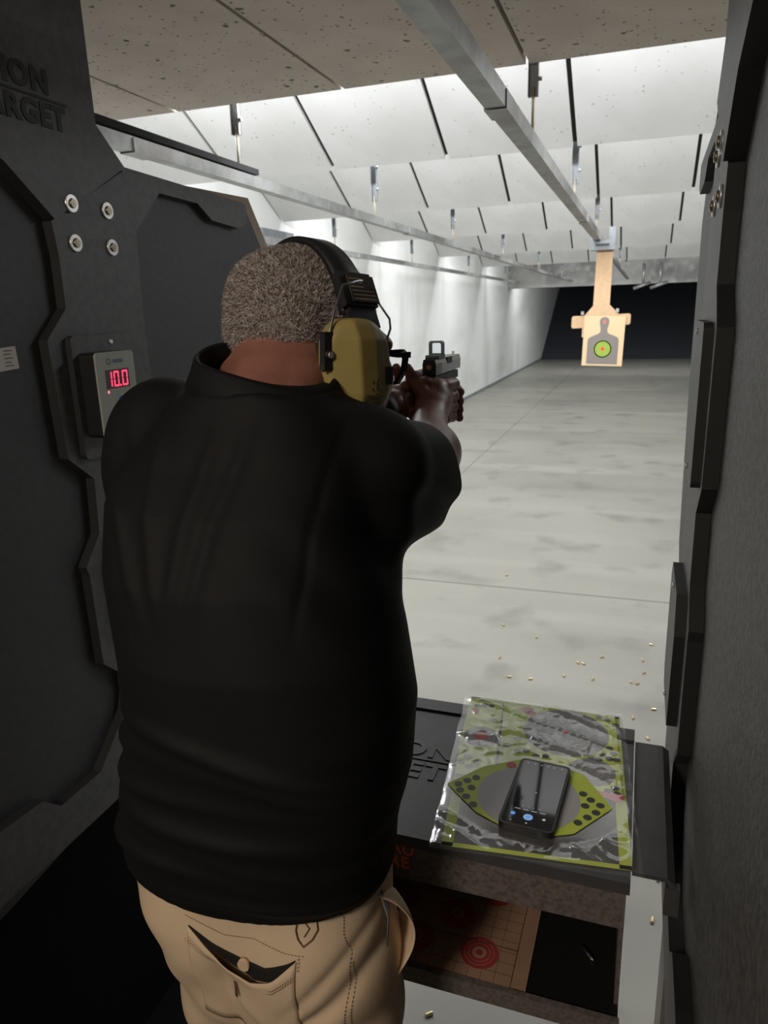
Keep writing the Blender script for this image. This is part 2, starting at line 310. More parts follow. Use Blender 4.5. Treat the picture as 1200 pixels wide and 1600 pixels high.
bm = bmesh.new(); disc(bm, (0, -0.045, -0.0020), 0.013, fr, mi=0, ry=0.018); obj('head_spot', bm, M['pink'], p)

# ------------------------------------------------------------------ booth partitions (both sides, mirror images of each other)
near = [(1.139, 1.856), (1.146, 1.796), (1.145, 1.703), (1.087, 1.647), (1.096, 1.424), (1.158, 1.372), (1.151, 1.259), (1.102, 1.201), (1.108, 1.182), (1.111, 0.983), (1.169, 0.93), (1.169, 0.883), (1.156, 0.849), (1.058, 0.759), (0.945, 0.758), (0.903, 0.798), (0.805, 0.806), (0.70, 0.795), (0.45, 0.80)]
def partition(side):
    s = 1 if side == 'left' else -1
    X0 = XL if side == 'left' else XR
    fx = lambda u, v, d: Vector((s * d, u, v))        # d grows towards the lane
    p = empty('booth_partition', (X0, 0, 0))
    tag(p, 'black ballistic booth partition left of the shooter carrying the lane controller' if s > 0 else 'black ballistic booth partition at the right edge, seen almost edge-on', 'partition', 'booth partitions')
    base = [(-0.6, 0.45), (-0.6, 2.25), (1.25, 2.25), (1.30, 1.99), (1.885, 1.975), (1.975, 1.862), (1.975, 1.5), (1.86, 1.11), (1.72, 1.03), (1.55, 0.80), (1.45, 0.66), (1.10, 0.66)]
    bm = bmesh.new(); prism(bm, base, fx, -0.10, -0.022, 0, 1)
    obj('ballistic_panel', bm, [M['booth_smooth_shaded'] if s > 0 else M['booth'], M['booth_edge']], p)
    bm = bmesh.new(); prism(bm, [(-0.6, 0.0), (-0.6, 0.70), (1.33, 0.70), (1.33, 0.0)] if s > 0 else [(-0.6, 0.0), (-0.6, 0.62), (1.05, 0.62), (1.05, 0.0)], fx, -0.09, -0.028); obj('kick_panel', bm, M['dark_base'], p)
    bm = bmesh.new(); prism(bm, [(1.3, 1.2), (1.3, 1.99), (2.06, 2.015), (2.165, 1.885), (2.165, 1.3)] if s > 0 else [(1.3, 1.2), (1.3, 1.97), (1.88, 1.97), (1.96, 1.86), (1.96, 1.3)], fx, -0.125, -0.101); obj('backing_layer', bm, M['booth_edge'], p)
    over = near + [(0.45, 0.665), (1.38, 0.665), (1.40, 0.85), (1.385, 1.03), (1.377, 1.582), (1.374, 1.704), (1.381, 1.855), (1.357, 1.972)]
    bm = bmesh.new(); prism(bm, over, fx, -0.0215, 0.0, 0, 1); obj('frame_overlay', bm, [M['booth_face'], M['cut_black']], p, bevel=0.0025)
    top = [(1.139, 1.856), (1.357, 1.975), (1.285, 2.044), (1.283, 2.40), (0.40, 2.40), (0.40, 1.55), (1.00, 1.895)]
    top = [(1.142, 1.859), (1.359, 1.978), (1.285, 2.044), (1.283, 2.46), (0.30, 2.46), (0.30, 2.20), (1.042, 1.941)]
    bm = bmesh.new(); prism(bm, top, fx, -0.0215, 0.006, 0, 1); obj('top_panel', bm, [M['booth_face'], M['cut_black']], p, bevel=0.002)
    bm = bmesh.new() if s > 0 else None
    ey = Vector((0, 1, 0)); ez = Vector((0, 0, 1)); ex = Vector((s, 0, 0))
    for body, yy, zz in () if s < 0 else (('ACTION', 1.06, 2.068), ('TARGET', 1.095, 2.014)):
        mt = basis((s * 0.0062, yy, zz), ey if s > 0 else -ey, ez, ex)
        text_bm(bm, body, 0.053, mt, 0.0015, bold=0.0022, spacing=1.12)
    if s > 0: box(bm, (min(s * .0045, s * .0078), 0.95, 2.056), (max(s * .0045, s * .0078), 1.21, 2.060))
    if s > 0: obj('embossed_lettering', bm, M['emboss'], p)
    cap = [(1.362, 1.981), (1.867, 1.968), (1.869, 1.92), (1.823, 1.904), (1.693, 1.911), (1.633, 1.944), (1.483, 1.947), (1.384, 1.856)]
    bm = bmesh.new(); prism(bm, cap, fx, -0.0215, -0.004, 0, 1); obj('top_cap', bm, [M['booth_face'], M['cut_black']], p, bevel=0.002)
    for y, z in ((1.189, 1.891), (1.294, 1.89), (1.192, 1.822), (1.296, 1.821)):
        bm = bmesh.new(); cyl(bm, (0, y, z), (s * (0.009 if z > 1.85 and y < 1.2 else 0.004), y, z), 0.0155, n=28); wsh = obj('washer', bm, M['chrome'], p)
        wx = s * (0.009 if z > 1.85 and y < 1.2 else 0.004)
        bm = bmesh.new(); cyl(bm, (wx, y, z), (wx + s * 0.004, y, z), 0.009, 0.0075, n=20); cyl(bm, (wx + s * 0.0038, y, z), (wx + s * 0.0046, y, z), 0.0035, n=6)
        obj('bolt_head', bm, M['bolt'], wsh)
    def rr(y0, y1, z0, z1, r=0.012, n=4):
        pts = []
        for cx, cz, a0 in ((y1 - r, z1 - r, 0), (y0 + r, z1 - r, 90), (y0 + r, z0 + r, 180), (y1 - r, z0 + r, 270)):
            for k in range(n + 1): a = math.radians(a0 + 90 * k / n); pts.append((cx + r * math.cos(a), cz + r * math.sin(a)))
        return pts
    bm = bmesh.new(); prism(bm, rr(1.13, 1.325, 1.415, 1.653), fx, 0.0, 0.013, 0, 1); pl = obj('mounting_plate', bm, [M['booth_face'], M['cut_black']], p, bevel=0.0015)
    for y, z in ((1.241, 1.638), (1.241, 1.428)):
        bm = bmesh.new(); cyl(bm, (s * .013, y, z), (s * .0165, y, z), 0.005, 0.004, n=14); obj('screw', bm, M['chrome'], pl)
    bm = bmesh.new(); prism(bm, [(1.16, 1.165), (1.18, 1.23), (1.34, 1.23), (1.36, 1.20), (1.355, 1.02), (1.33, 0.995), (1.175, 0.995), (1.17, 1.0)], fx, 0.0, 0.016, 0, 1); pl = obj('lower_plate', bm, [M['booth_face'], M['cut_black']], p, bevel=0.0015)
    for y, z in ((1.26, 1.215), (1.26, 1.01)):
        bm = bmesh.new(); cyl(bm, (s * .016, y, z), (s * .0195, y, z), 0.005, 0.004, n=14); obj('screw', bm, M['chrome'], pl)
    return p
partition('left'); partition('right')
# steel upright that carries the right partition
bm = bmesh.new(); box(bm, (0.124, 1.36, 0), (0.17, 1.50, 0.60)); box(bm, (0.118, 1.30, 0.58), (0.17, 1.50, 0.64))
tag(obj('support_post', bm, M['post'], bevel=0.003), 'taupe steel upright standing on the floor under the right partition', 'post')
# paper notice on the left partition
p = empty('paper_notice', (XL - 0.0215, 0, 0)); tag(p, 'small white paper notice with printed lines stuck on the left partition', 'notice')
bm = bmesh.new(); prism(bm, [(0.80, 1.605), (0.80, 1.655), (0.977, 1.637), (1.031, 1.640), (1.033, 1.601), (0.98, 1.598)], lambda u, v, d: Vector((d, u, v)), 0.0, 0.001); obj('sheet', bm, mat('off_white_paper', (0.52, 0.49, 0.45), 0.8), p)
bm = bmesh.new()
for k, z in enumerate((1.632, 1.626, 1.619, 1.612, 1.606)):
    box(bm, (0.001, 0.84 + 0.03 * (k == 0), z), (0.0012, 0.99, z + 0.0016))
    box(bm, (0.001, 1.003, z), (0.0012, 1.022 - 0.004 * (k % 2), z + 0.0022))
obj('printed_lines', bm, mat('grey_print', (0.16, 0.15, 0.14), 0.8), p)

# ------------------------------------------------------------------ lane controller
LX = XL + 0.013
p = empty('lane_controller', (LX, 1.2, 1.54)); tag(p, 'grey wall-mounted lane controller with red digits reading 10.0', 'controller')
fx = lambda u, v, d: Vector((d, u, v))
def rrp(u0, u1, v0, v1, r, n=5):
    pts = []
    for cx, cz, a0 in ((u1 - r, v1 - r, 0), (u0 + r, v1 - r, 90), (u0 + r, v0 + r, 180), (u1 - r, v0 + r, 270)):
        for k in range(n + 1): a = math.radians(a0 + 90 * k / n); pts.append((cx + r * math.cos(a), cz + r * math.sin(a)))
    return pts
bm = bmesh.new(); prism(bm, rrp(-0.054, 0.058, -0.083, 0.080, 0.008), fx, 0, 0.034); obj('housing', bm, mat('black_plastic', (0.006, 0.006, 0.007), 0.5), p)
bm = bmesh.new(); prism(bm, rrp(-0.054, 0.058, -0.083, 0.080, 0.008), fx, 0.034, 0.038); fp = obj('face_plate', bm, mat('grey_face_plate', (0.30, 0.31, 0.27), 0.45), p)
M['led'] = mat('red_led', (0.6, 0.01, 0.03), 0.4, emit=((1.0, 0.035, 0.10), 2.2)); M['ledoff'] = mat('led_window', (0.05, 0.012, 0.015), 0.3)
bm = bmesh.new(); box(bm, (0.038, -0.031, 0.010), (0.0388, 0.037, 0.046)); wdw = obj('display_window', bm, M['ledoff'], p)
bm = bmesh.new()
def seg7(u, v, w_, h_, on, t=0.0034):
    sk = 0.10
    P = lambda a, b: Vector((0.0391, u + a * w_ + sk * b * h_ * 0.3, v + b * h_))
    tt = t / w_; th = t / h_
    rects = {'a': (0.1, 1 - th, 0.9, 1), 'b': (1 - tt, 0.53, 1, 0.97), 'c': (1 - tt, 0.03, 1, 0.47), 'd': (0.1, 0, 0.9, th), 'e': (0, 0.03, tt, 0.47), 'f': (0, 0.53, tt, 0.97), 'g': (0.1, 0.5 - th / 2, 0.9, 0.5 + th / 2)}
    for k in on:
        a, b, c, d = rects[k]; poly(bm, [P(a, b), P(c, b), P(c, d), P(a, d)])
seg7(-0.029, 0.013, 0.014, 0.030, 'bc'); seg7(-0.010, 0.013, 0.0155, 0.030, 'abcdef'); seg7(0.015, 0.013, 0.0165, 0.030, 'abcdef')
box(bm, (0.0388, 0.0078, 0.0128), (0.0392, 0.0112, 0.0162))
obj('red_digits', bm, M['led'], wdw)
bm = bmesh.new(); disc(bm, (-0.028, 0.004, 0.0385), 0.0028, fx, 16); obj('indicator_light', bm, mat('indicator', (0.6, 0.05, 0.08), 0.4, emit=((1, 0.2, 0.25), 1.4)), p)
bm = bmesh.new(); disc(bm, (-0.018, 0.062, 0.0385), 0.0075, fx, 6, r0=0.0042)
for k in range(6): box(bm, (0.0382, -0.006 + k * 0.0052, 0.0585), (0.0386, -0.0022 + k * 0.0052, 0.0655))
obj('maker_mark', bm, mat('blue_grey_print', (0.10, 0.15, 0.20), 0.5), p)
bm = bmesh.new(); disc(bm, (0.008, -0.016, 0.0384), 0.013, fx, 24); disc(bm, (0.008, -0.016, 0.0387), 0.011, fx, 24, mi=1); poly(bm, [Vector((0.039, 0.008 - 0.005, -0.012)), Vector((0.039, 0.008 + 0.005, -0.012)), Vector((0.039, 0.008, -0.020))], 0)
obj('touch_button', bm, [mat('pale_button_ring', (0.45, 0.47, 0.45), 0.4), mat('blue_button', (0.03, 0.14, 0.45), 0.4)], p)
bm = bmesh.new()
for z in (-0.040,): box(bm, (0.0382, -0.018, z), (0.0385, 0.018 if z > -0.04 else 0.006, z + 0.0014))
obj('printed_text', bm, mat('faint_print', (0.20, 0.20, 0.18), 0.6), p)

# ------------------------------------------------------------------ bench
p = empty('shooting_bench', (-0.36, 1.0, 0.965)); tag(p, 'black shooting bench with moulded lettering, between the shooter and the range', 'bench')
ZB = 0.965
def W(lo, hi): return ((lo[0] + 0.36, lo[1] - 1.0, lo[2] - ZB), (hi[0] + 0.36, hi[1] - 1.0, hi[2] - ZB))
bm = B(W((-0.76, 0.825, 0.947), (0.026, 1.19, 0.965))); obj('bench_top', bm, M['bench'], p, bevel=0.003)
bm = B(W((-0.76, 1.155, 0.965), (0.026, 1.19, 0.969))); obj('rear_ledge', bm, M['bench'], p, bevel=0.0012)
bm = B(W((-0.755, 0.829, 0.888), (0.022, 0.843, 0.947))); ap = obj('front_apron', bm, M['apron'], p)
bm = bmesh.new(); text_bm(bm, 'BEAU', 0.027, basis((-0.298 + 0.36, 0.8285 - 1.0, 0.930 - ZB), Vector((1, 0, 0)), Vector((0, 0, 1)), Vector((0, -1, 0))), 0.0003, bold=0.0004, spacing=1.05)
text_bm(bm, 'FIRE', 0.027, basis((-0.298 + 0.36, 0.8285 - 1.0, 0.907 - ZB), Vector((1, 0, 0)), Vector((0, 0, 1)), Vector((0, -1, 0))), 0.0003, bold=0.0004, spacing=1.05)
obj('orange_lettering', bm, mat('orange_print', (0.75, 0.13, 0.05), 0.6), ap)
bm = bmesh.new()
text_bm(bm, 'ACTION', 0.056, basis((-0.012, 0.016, 0.0), Vector((1, 0, 0)), Vector((0, 1, 0)), Vector((0, 0, 1))), 0.0016, bold=0.0018, spacing=1.12)
text_bm(bm, 'TARGET', 0.056, basis((-0.012, -0.042, 0.0), Vector((1, 0, 0)), Vector((0, 1, 0)), Vector((0, 0, 1))), 0.0016, bold=0.0018, spacing=1.12)
box(bm, (-0.12, 0.0045, -0.001), (0.12, 0.0075, 0.0016))
obj('moulded_lettering', bm, mat('moulded_black', (0.018, 0.018, 0.02), 0.35), p)
# storage box under the top
bm = bmesh.new()
box(bm, *W((-0.74, 0.815, 0.742), (0.022, 1.10, 0.75))); obj('lower_shelf', bm, mat('shelf_black', (0.012, 0.012, 0.013), 0.3), p)
bm = B(W((-0.74, 0.806, 0.728), (0.024, 0.815, 0.756))); obj('shelf_lip', bm, M['apron'], p)
bm = B(W((0.016, 0.84, 0.75), (0.022, 1.10, 0.947))); obj('side_panel', bm, M['apron'], p)
bm = B(W((-0.74, 1.10, 0.742), (0.022, 1.106, 0.947))); obj('rear_panel', bm, mat('rear_black', (0.012, 0.012, 0.013), 0.5), p)
bm = B(W((-0.74, 0.84, 0.75), (-0.734, 1.10, 0.947))); obj('side_panel', bm, M['apron'], p)
bm = B(W((-0.50, 1.065, 0.0), (-0.46, 1.10, 0.742))); obj('support_leg', bm, M['apron'], p)
# bracket to the right partition
p2 = empty('bench_bracket', (0.05, 0.95, 0.955)); tag(p2, 'black folded bracket joining the bench to the right partition', 'bracket')
bm = bmesh.new(); prism(bm, [(0.028, 0.0), (0.072, 0.0), (0.082, -0.008), (0.085, -0.05), (0.080, -0.05), (0.076, -0.012), (0.07, -0.006), (0.028, -0.006)], lambda u, v, d: Vector((u - 0.05, d, v)), -0.09, 0.225)
obj('folded_plate', bm, M['bench'], p2, bevel=0.0015)
bm = B(((0.02, -0.093, -0.055), (0.038, -0.08, -0.012))); obj('stop_block', bm, M['bench'], p2)

# ------------------------------------------------------------------ smooth bodies from distance fields
def V3(*a): return np.array(a, float)
class RC:        # round cone between two points
    def __init__(s, a, b, ra, rb): s.a, s.b, s.ra, s.rb = V3(*a), V3(*b), ra, rb
    def __call__(s, p):
        ab = s.b - s.a; t = np.clip(((p - s.a) @ ab) / (ab @ ab), 0, 1)
        return np.linalg.norm(p - s.a - t[:, None] * ab, axis=1) - (s.ra + t * (s.rb - s.ra))
class EL:        # ellipsoid, optional rotation (rows = local axes)
    def __init__(s, c, r, R=None): s.c, s.r, s.R = V3(*c), V3(*r), R
    def __call__(s, p):
        q = p - s.c
        if s.R is not None: q = q @ s.R.T
        k0 = np.linalg.norm(q / s.r, axis=1); k1 = np.linalg.norm(q / (s.r ** 2), axis=1) + 1e-9
        return k0 * (k0 - 1) / k1
class LOFT:      # stack of elliptical sections (z, cx, cy, a, b)
    def __init__(s, sec, pw=2.3): s.s = np.array(sorted(sec)); s.pw = pw
    def __call__(s, p):
        z = p[:, 2]; zz = s.s[:, 0]
        cx, cy, a, b = (np.interp(z, zz, s.s[:, k]) for k in (1, 2, 3, 4))
        x = np.abs(p[:, 0] - cx) / a; y = np.abs(p[:, 1] - cy) / b
        k = (x ** s.pw + y ** s.pw) ** (1 / s.pw) + 1e-6
        d = (k - 1) * np.minimum(a, b) * (0.55 + 0.45 * np.clip(np.maximum(a, b) / np.minimum(a, b), 1, 1.2))
        return np.maximum(d, np.maximum(zz[0] - z, z - zz[-1]))
def smin(a, b, k):
    h = np.clip(0.5 + 0.5 * (b - a) / k, 0, 1); return b + (a - b) * h - k * h * (1 - h)
def rotm(rx=0, ry=0, rz=0):
    return np.array(Matrix.Rotation(rz, 3, 'Z') @ Matrix.Rotation(ry, 3, 'Y') @ Matrix.Rotation(rx, 3, 'X')).T
class UN:        # smooth union with culling per brick
    def __init__(s, prims, k): s.P, s.k = prims, k; s.on = list(range(len(prims)))
    def cull(s, c, r):
        for q in s.P:
            if hasattr(q, 'cull'): q.cull(c, r)
        d = np.array([q(c[None])[0] for q in s.P]); lim = d.min() + 2.6 * r + 2 * s.k
        s.on = [i for i in range(len(d)) if d[i] <= lim]
    def uncull(s):
        s.on = list(range(len(s.P)))
        for q in s.P:
            if hasattr(q, 'uncull'): q.uncull()
    def __call__(s, p):
        d = None
        for i in s.on:
            e = s.P[i](p); d = e if d is None else smin(d, e, s.k)
        return d
def sdf_mesh(F, lo, hi, h, union=None, n=20, margin=0.012, fine=None):
    lo = np.array(lo, float); nb = np.ceil((np.array(hi) - lo) / (h * n)).astype(int)
    R = h * n * 0.866 + h
    verts = []; keys = []; quads = []
    gi = np.stack(np.meshgrid(*[np.arange(n + 1)] * 3, indexing='ij'), -1).reshape(-1, 3)
    allb = np.stack(np.meshgrid(*[np.arange(k) for k in nb], indexing='ij'), -1).reshape(-1, 3)
    cen = lo + (allb + 0.5) * n * h
    if union: union.uncull()
    dc = F(cen)
    act = allb[np.abs(dc) < R * 1.25 + margin]
    key = lambda c: (c[..., 0].astype(np.int64) * 4096 + c[..., 1]) * 4096 + c[..., 2]
    for b in act:
        base = b * n
        c = lo + (base + 0.5 * n) * h
        if union: union.uncull(); union.cull(c, R)
        d = F(lo + (gi + base) * h).reshape(n + 1, n + 1, n + 1)
        if d.min() > 0 or d.max() < 0: continue
        ins = d < 0
        acc = np.zeros((n, n, n, 3)); cnt = np.zeros((n, n, n))
        for ax in range(3):
            o = [i for i in range(3) if i != ax]
            sl0 = [slice(None)] * 3; sl1 = [slice(None)] * 3; sl0[ax] = slice(0, n); sl1[ax] = slice(1, n + 1)
            a_, b_ = d[tuple(sl0)], d[tuple(sl1)]; cr = (a_ < 0) != (b_ < 0)
            t = np.where(cr, a_ / np.where(cr, a_ - b_, 1), 0)
            for u in (0, 1):
                for v in (0, 1):
                    s_ = [slice(None)] * 3; s_[o[0]] = slice(u, u + n); s_[o[1]] = slice(v, v + n); s_ = tuple(s_)
                    c_ = cr[s_]; off = np.zeros((n, n, n, 3)); off[..., ax] = t[s_]; off[..., o[0]] = u; off[..., o[1]] = v
                    acc += off * c_[..., None]; cnt += c_
            # quads owned by this brick
            s_ = [slice(0, n)] * 3; cq = cr[tuple(s_)]; idx = np.argwhere(cq)
            if len(idx):
                A, Bx = (ax + 1) % 3, (ax + 2) % 3; g = idx + base; e1 = np.zeros(3, int); e1[A] = 1; e2 = np.zeros(3, int); e2[Bx] = 1
                q = np.stack([key(g - e1 - e2), key(g - e2), key(g), key(g - e1)], 1)
                flip = ~ins[tuple(idx.T)]; q[flip] = q[flip][:, ::-1]; quads.append(q)
        m_ = cnt > 0; idx = np.argwhere(m_)
        pos = acc[m_] / cnt[m_][:, None] + idx + base
        verts.append(lo + pos * h); keys.append(key(idx + base))
    if union: union.uncull()
    verts = np.concatenate(verts); keys = np.concatenate(keys); quads = np.concatenate(quads)
    od = np.argsort(keys); ks = keys[od]; ii = np.clip(np.searchsorted(ks, quads), 0, len(ks) - 1)
    ok = (ks[ii] == quads).all(1); f = od[ii][ok]
    return verts, f
def mesh_np(name, v, f, m, parent=None):
    me = bpy.data.meshes.new(name); nv, nf = len(v), len(f); k = f.shape[1]
    me.vertices.add(nv); me.vertices.foreach_set('co', v.astype(np.float32).ravel())
    me.loops.add(nf * k); me.loops.foreach_set('vertex_index', f.astype(np.int32).ravel())
    me.polygons.add(nf); me.polygons.foreach_set('loop_start', np.arange(0, nf * k, k, dtype=np.int32)); me.polygons.foreach_set('loop_total', np.full(nf, k, np.int32))
    me.update(); me.validate(); me.shade_smooth()
    return link(name, me, m, parent)
def relax(v, f, it=2, lam=0.5):
    e = np.concatenate([f[:, [0, 1]], f[:, [1, 2]], f[:, [2, 3]], f[:, [3, 0]]]); e = np.concatenate([e, e[:, ::-1]])
    deg = np.bincount(e[:, 0], minlength=len(v))[:, None]
    for _ in range(it):
        s = np.stack([np.bincount(e[:, 0], weights=v[e[:, 1], k], minlength=len(v)) for k in range(3)], 1)
        v = v + lam * (s / np.maximum(deg, 1) - v)
    return v
def sm(a, b, x): t = np.clip((x - a) / (b - a), 0, 1); return t * t * (3 - 2 * t)

# ------------------------------------------------------------------ the shooter
# joints
HC = V3(-0.389, 0.828, 1.661)             # centre of the cranium
RS, RE, RW = (-0.280, 0.765, 1.515), (-0.288, 0.985, 1.455), (-0.340, 1.200, 1.500)
LS, LE, LW = (-0.545, 0.745, 1.545), (-0.540, 1.000, 1.445), (-0.406, 1.185, 1.520)
YAW, PIT = math.radians(-24), math.radians(-4)
HM = Matrix.Rotation(YAW, 3, 'Z') @ Matrix.Rotation(PIT, 3, 'X')
class XF:        # field evaluated in the turned frame of the head
    def __init__(s, U): s.U = U
    def tr(s, p): return (p - HC) @ np.array(HM)
    def __call__(s, p): return s.U(s.tr(p))
    def cull(s, c, r): s.U.cull(s.tr(c[None])[0], r)
    def uncull(s): s.U.uncull()
headP = [
    EL((0, 0, 0), (0.0735, 0.089, 0.0935)), EL((0, 0.030, -0.037), (0.070, 0.085, 0.085)),            # cranium, face block
    EL((0, 0.077, -0.077), (0.050, 0.045, 0.042)), EL((0, 0.103, -0.100), (0.026, 0.022, 0.02)),    # jaw, chin
    EL((0.050, 0.050, -0.057), (0.030, 0.045, 0.04)), EL((-0.050, 0.050, -0.057), (0.030, 0.045, 0.04)),
    EL((0, 0.098, -0.014), (0.052, 0.018, 0.016)),
    RC((0, 0.106, -0.022), (0, 0.131, -0.052), 0.010, 0.015), EL((0.014, 0.118, -0.056), (0.012, 0.012, 0.009)), EL((-0.014, 0.118, -0.056), (0.012, 0.012, 0.009)),
    EL((0, 0.116, -0.078), (0.024, 0.010, 0.0055)), EL((0, 0.114, -0.086), (0.021, 0.010, 0.0065)),
    EL((0.082, 0.010, -0.027), (0.010, 0.018, 0.032)), EL((-0.082, 0.010, -0.027), (0.010, 0.018, 0.032)),
]
skinP = [XF(UN(headP, 0.016)),
    RC((-0.395, 0.705, 1.545), (-0.393, 0.785, 1.615), 0.070, 0.064), EL((-0.393, 0.742, 1.618), (0.060, 0.030, 0.017)), EL((-0.395, 0.718, 1.592), (0.064, 0.032, 0.019)),      # neck and folds
    LOFT([(0.88, -0.43, 0.715, 0.11, 0.075), (0.95, -0.43, 0.71, 0.13, 0.09), (1.10, -0.420, 0.695, 0.14, 0.110), (1.30, -0.405, 0.68, 0.135, 0.120), (1.45, -0.41, 0.685, 0.145, 0.105), (1.53, -0.41, 0.70, 0.12, 0.08), (1.575, -0.40, 0.705, 0.07, 0.06)]),
    RC(RS, RE, 0.047, 0.046), RC(RE, RW, 0.046, 0.030), RC(LS, LE, 0.050, 0.045), RC(LE, LW, 0.046, 0.030),
    EL((-0.295, 1.05, 1.465), (0.042, 0.09, 0.043)),
    RC((-0.475, 0.700, 0.90), (-0.490, 0.72, 0.52), 0.066, 0.052), RC((-0.490, 0.72, 0.52), (-0.530, 0.76, 0.10), 0.052, 0.038),
    RC((-0.36, 0.715, 0.90), (-0.325, 0.68, 0.50), 0.068, 0.055), RC((-0.325, 0.68, 0.50), (-0.32, 0.62, 0.10), 0.055, 0.038),
    RC((-0.530, 0.76, 0.07), (-0.535, 0.92, 0.04), 0.035, 0.026), RC((-0.32, 0.61, 0.07), (-0.31, 0.77, 0.04), 0.035, 0.026),
]
def finger(pts, r0, r1):
    n = len(pts) - 1; return [RC(pts[i], pts[i + 1], r0 + (r1 - r0) * i / n, r0 + (r1 - r0) * (i + 1) / n) for i in range(n)]
GX, GY, GZ = -0.355, 1.255, 1.583         # rear of the slide, centre line
hand = []
HX = -0.012
# right hand: palm behind and right of the grip, web high under the slide
hand += [RC(RW, (-0.330, 1.245, 1.522), 0.030, 0.030), EL((-0.326, 1.255, 1.528), (0.021, 0.036, 0.034)), RC((-0.345, 1.238, 1.552), (-0.326, 1.262, 1.545), 0.015, 0.016),
         RC((-0.334, 1.225, 1.520), (-0.328, 1.270, 1.505), 0.026, 0.020)]
for k, z in enumerate((1.548, 1.527, 1.508, 1.490)):
    w_ = 0.0105 - 0.0006 * k
    hand += finger([(-0.316, 1.268 - 0.003 * k, z), (-0.310, 1.302 - 0.004 * k, z), (-0.326, 1.324 - 0.004 * k, z - 0.002), (-0.350, 1.326 - 0.004 * k, z - 0.003), (-0.364, 1.308, z - 0.004)], w_ + 0.001, w_ - 0.0015)
hand += finger([(-0.345, 1.222, 1.540), (-0.366, 1.232, 1.562), (-0.372, 1.222, 1.583)], 0.014, 0.0085)     # right thumb, up at the left of the slide
# left hand: palm on the left, fingers over the right hand's
hand += [RC(LW, (-0.392, 1.235, 1.522), 0.029, 0.027), EL((-0.383, 1.268, 1.528), (0.019, 0.040, 0.036)), RC((-0.398, 1.225, 1.530), (-0.374, 1.275, 1.510), 0.024, 0.02)]
for k, z in enumerate((1.540, 1.523, 1.507, 1.492)):
    w_ = 0.0108 - 0.0006 * k
    hand += finger([(-0.382, 1.300, z), (-0.366, 1.336, z - 0.002), (-0.338, 1.349, z - 0.004), (-0.314, 1.340, z - 0.006), (-0.303, 1.318, z - 0.008)], w_ + 0.001, w_ - 0.0012)
hand += finger([(-0.382, 1.240, 1.548), (-0.379, 1.290, 1.562), (-0.372, 1.335, 1.566)], 0.0125, 0.0085)     # left thumb, forward along the frame
for q in hand:
    if isinstance(q, RC): q.a = q.a + (np.array([HX, 0, 0.002]) if not np.allclose(q.a, RW) and not np.allclose(q.a, LW) else 0); q.b = q.b + np.array([HX, 0, 0.002])
    else: q.c = q.c + np.array([HX, 0, 0.002])
skin = UN(skinP, 0.022); hnd = UN(hand, 0.0045)
body = UN([skin, hnd], 0.008)
v, f = sdf_mesh(lambda p: body(p), (-0.72, 0.45, -0.02), (-0.12, 1.42, 1.80), 0.0030, body)
M['skin'] = mat('brown_skin', (0.25, 0.108, 0.078), 0.46, spec=0.5, noise=[(18, (0.16, 0.062, 0.042), 0.45, 0.7), (60, (0.28, 0.13, 0.09), 0.55, 0.8)], bump=(180, 0.25, 0.0012))
M['skin'].node_tree.nodes['Principled BSDF'].inputs['Subsurface Weight'].default_value = 0.08
M['skin'].node_tree.nodes['Principled BSDF'].inputs['Subsurface Radius'].default_value = (0.01, 0.004, 0.002)
person = mesh_np('person', relax(v, f, 1), f, M['skin'])
tag(person, 'person seen from behind in black polo shirt and khaki trousers, aiming a pistol two-handed', 'person')

# hair: close-cropped grey curls over the cranium
hskull = EL((0, 0, 0), (0.0765, 0.0920, 0.0970))
def hairF(w_):
    p = (w_ - HC) @ np.array(HM)
    d = np.minimum(hskull(p), EL((0, -0.042, -0.006), (0.073, 0.054, 0.072))(p))
    d = smin(d, EL((-0.020, -0.028, 0.026), (0.056, 0.062, 0.064))(p), 0.01)
    d = d + 0.0010 * np.sin(p[:, 0] * 420 + 3 * np.sin(p[:, 2] * 230)) * np.sin(p[:, 2] * 390 + 2 * np.sin(p[:, 1] * 310))
    line = -0.030 + 0.55 * np.clip(p[:, 1] + 0.005, 0, 1) + 0.02 * np.clip(np.abs(p[:, 0]) / 0.08, 0, 1)
    side = np.where((p[:, 1] > 0.03) & (p[:, 1] < 0.06), -0.03, 0) * 0
    return np.maximum(np.maximum(d, line - p[:, 2]), p[:, 1] - 0.078)
v, f = sdf_mesh(hairF, (-0.50, 0.66, 1.58), (-0.27, 0.92, 1.80), 0.0028)
M['hair'] = mat('cropped_hair_base', (0.065, 0.048, 0.042), 0.9, noise=(320, (0.16, 0.14, 0.13), 0.5, 0.62), bump=(420, 0.8, 0.003))
hair = mesh_np('hair', relax(v, f, 1), f, M['hair'], person)
n = 34000
tri = v[f]; ar = np.linalg.norm(np.cross(tri[:, 2] - tri[:, 0], tri[:, 3] - tri[:, 1]), axis=1); nm = np.cross(tri[:, 2] - tri[:, 0], tri[:, 3] - tri[:, 1]); nm /= (ar[:, None] + 1e-12)
okf = (hskull((tri.mean(1) - HC) @ np.array(HM)) > -0.010) & (nm[:, 2] > -0.75)
pick = rng.choice(len(f), n, p=ar * okf / (ar * okf).sum()); uv = rng.random((n, 2))
P0 = tri[pick, 0] * (1 - uv[:, :1]) * (1 - uv[:, 1:]) + tri[pick, 1] * uv[:, :1] * (1 - uv[:, 1:]) + tri[pick, 2] * uv[:, :1] * uv[:, 1:] + tri[pick, 3] * (1 - uv[:, :1]) * uv[:, 1:]
N0 = nm[pick]; T = rng.normal(size=(n, 3)); T -= N0 * (T * N0).sum(1)[:, None]; T /= np.linalg.norm(T, axis=1)[:, None]; Bn = np.cross(N0, T)
ring = []
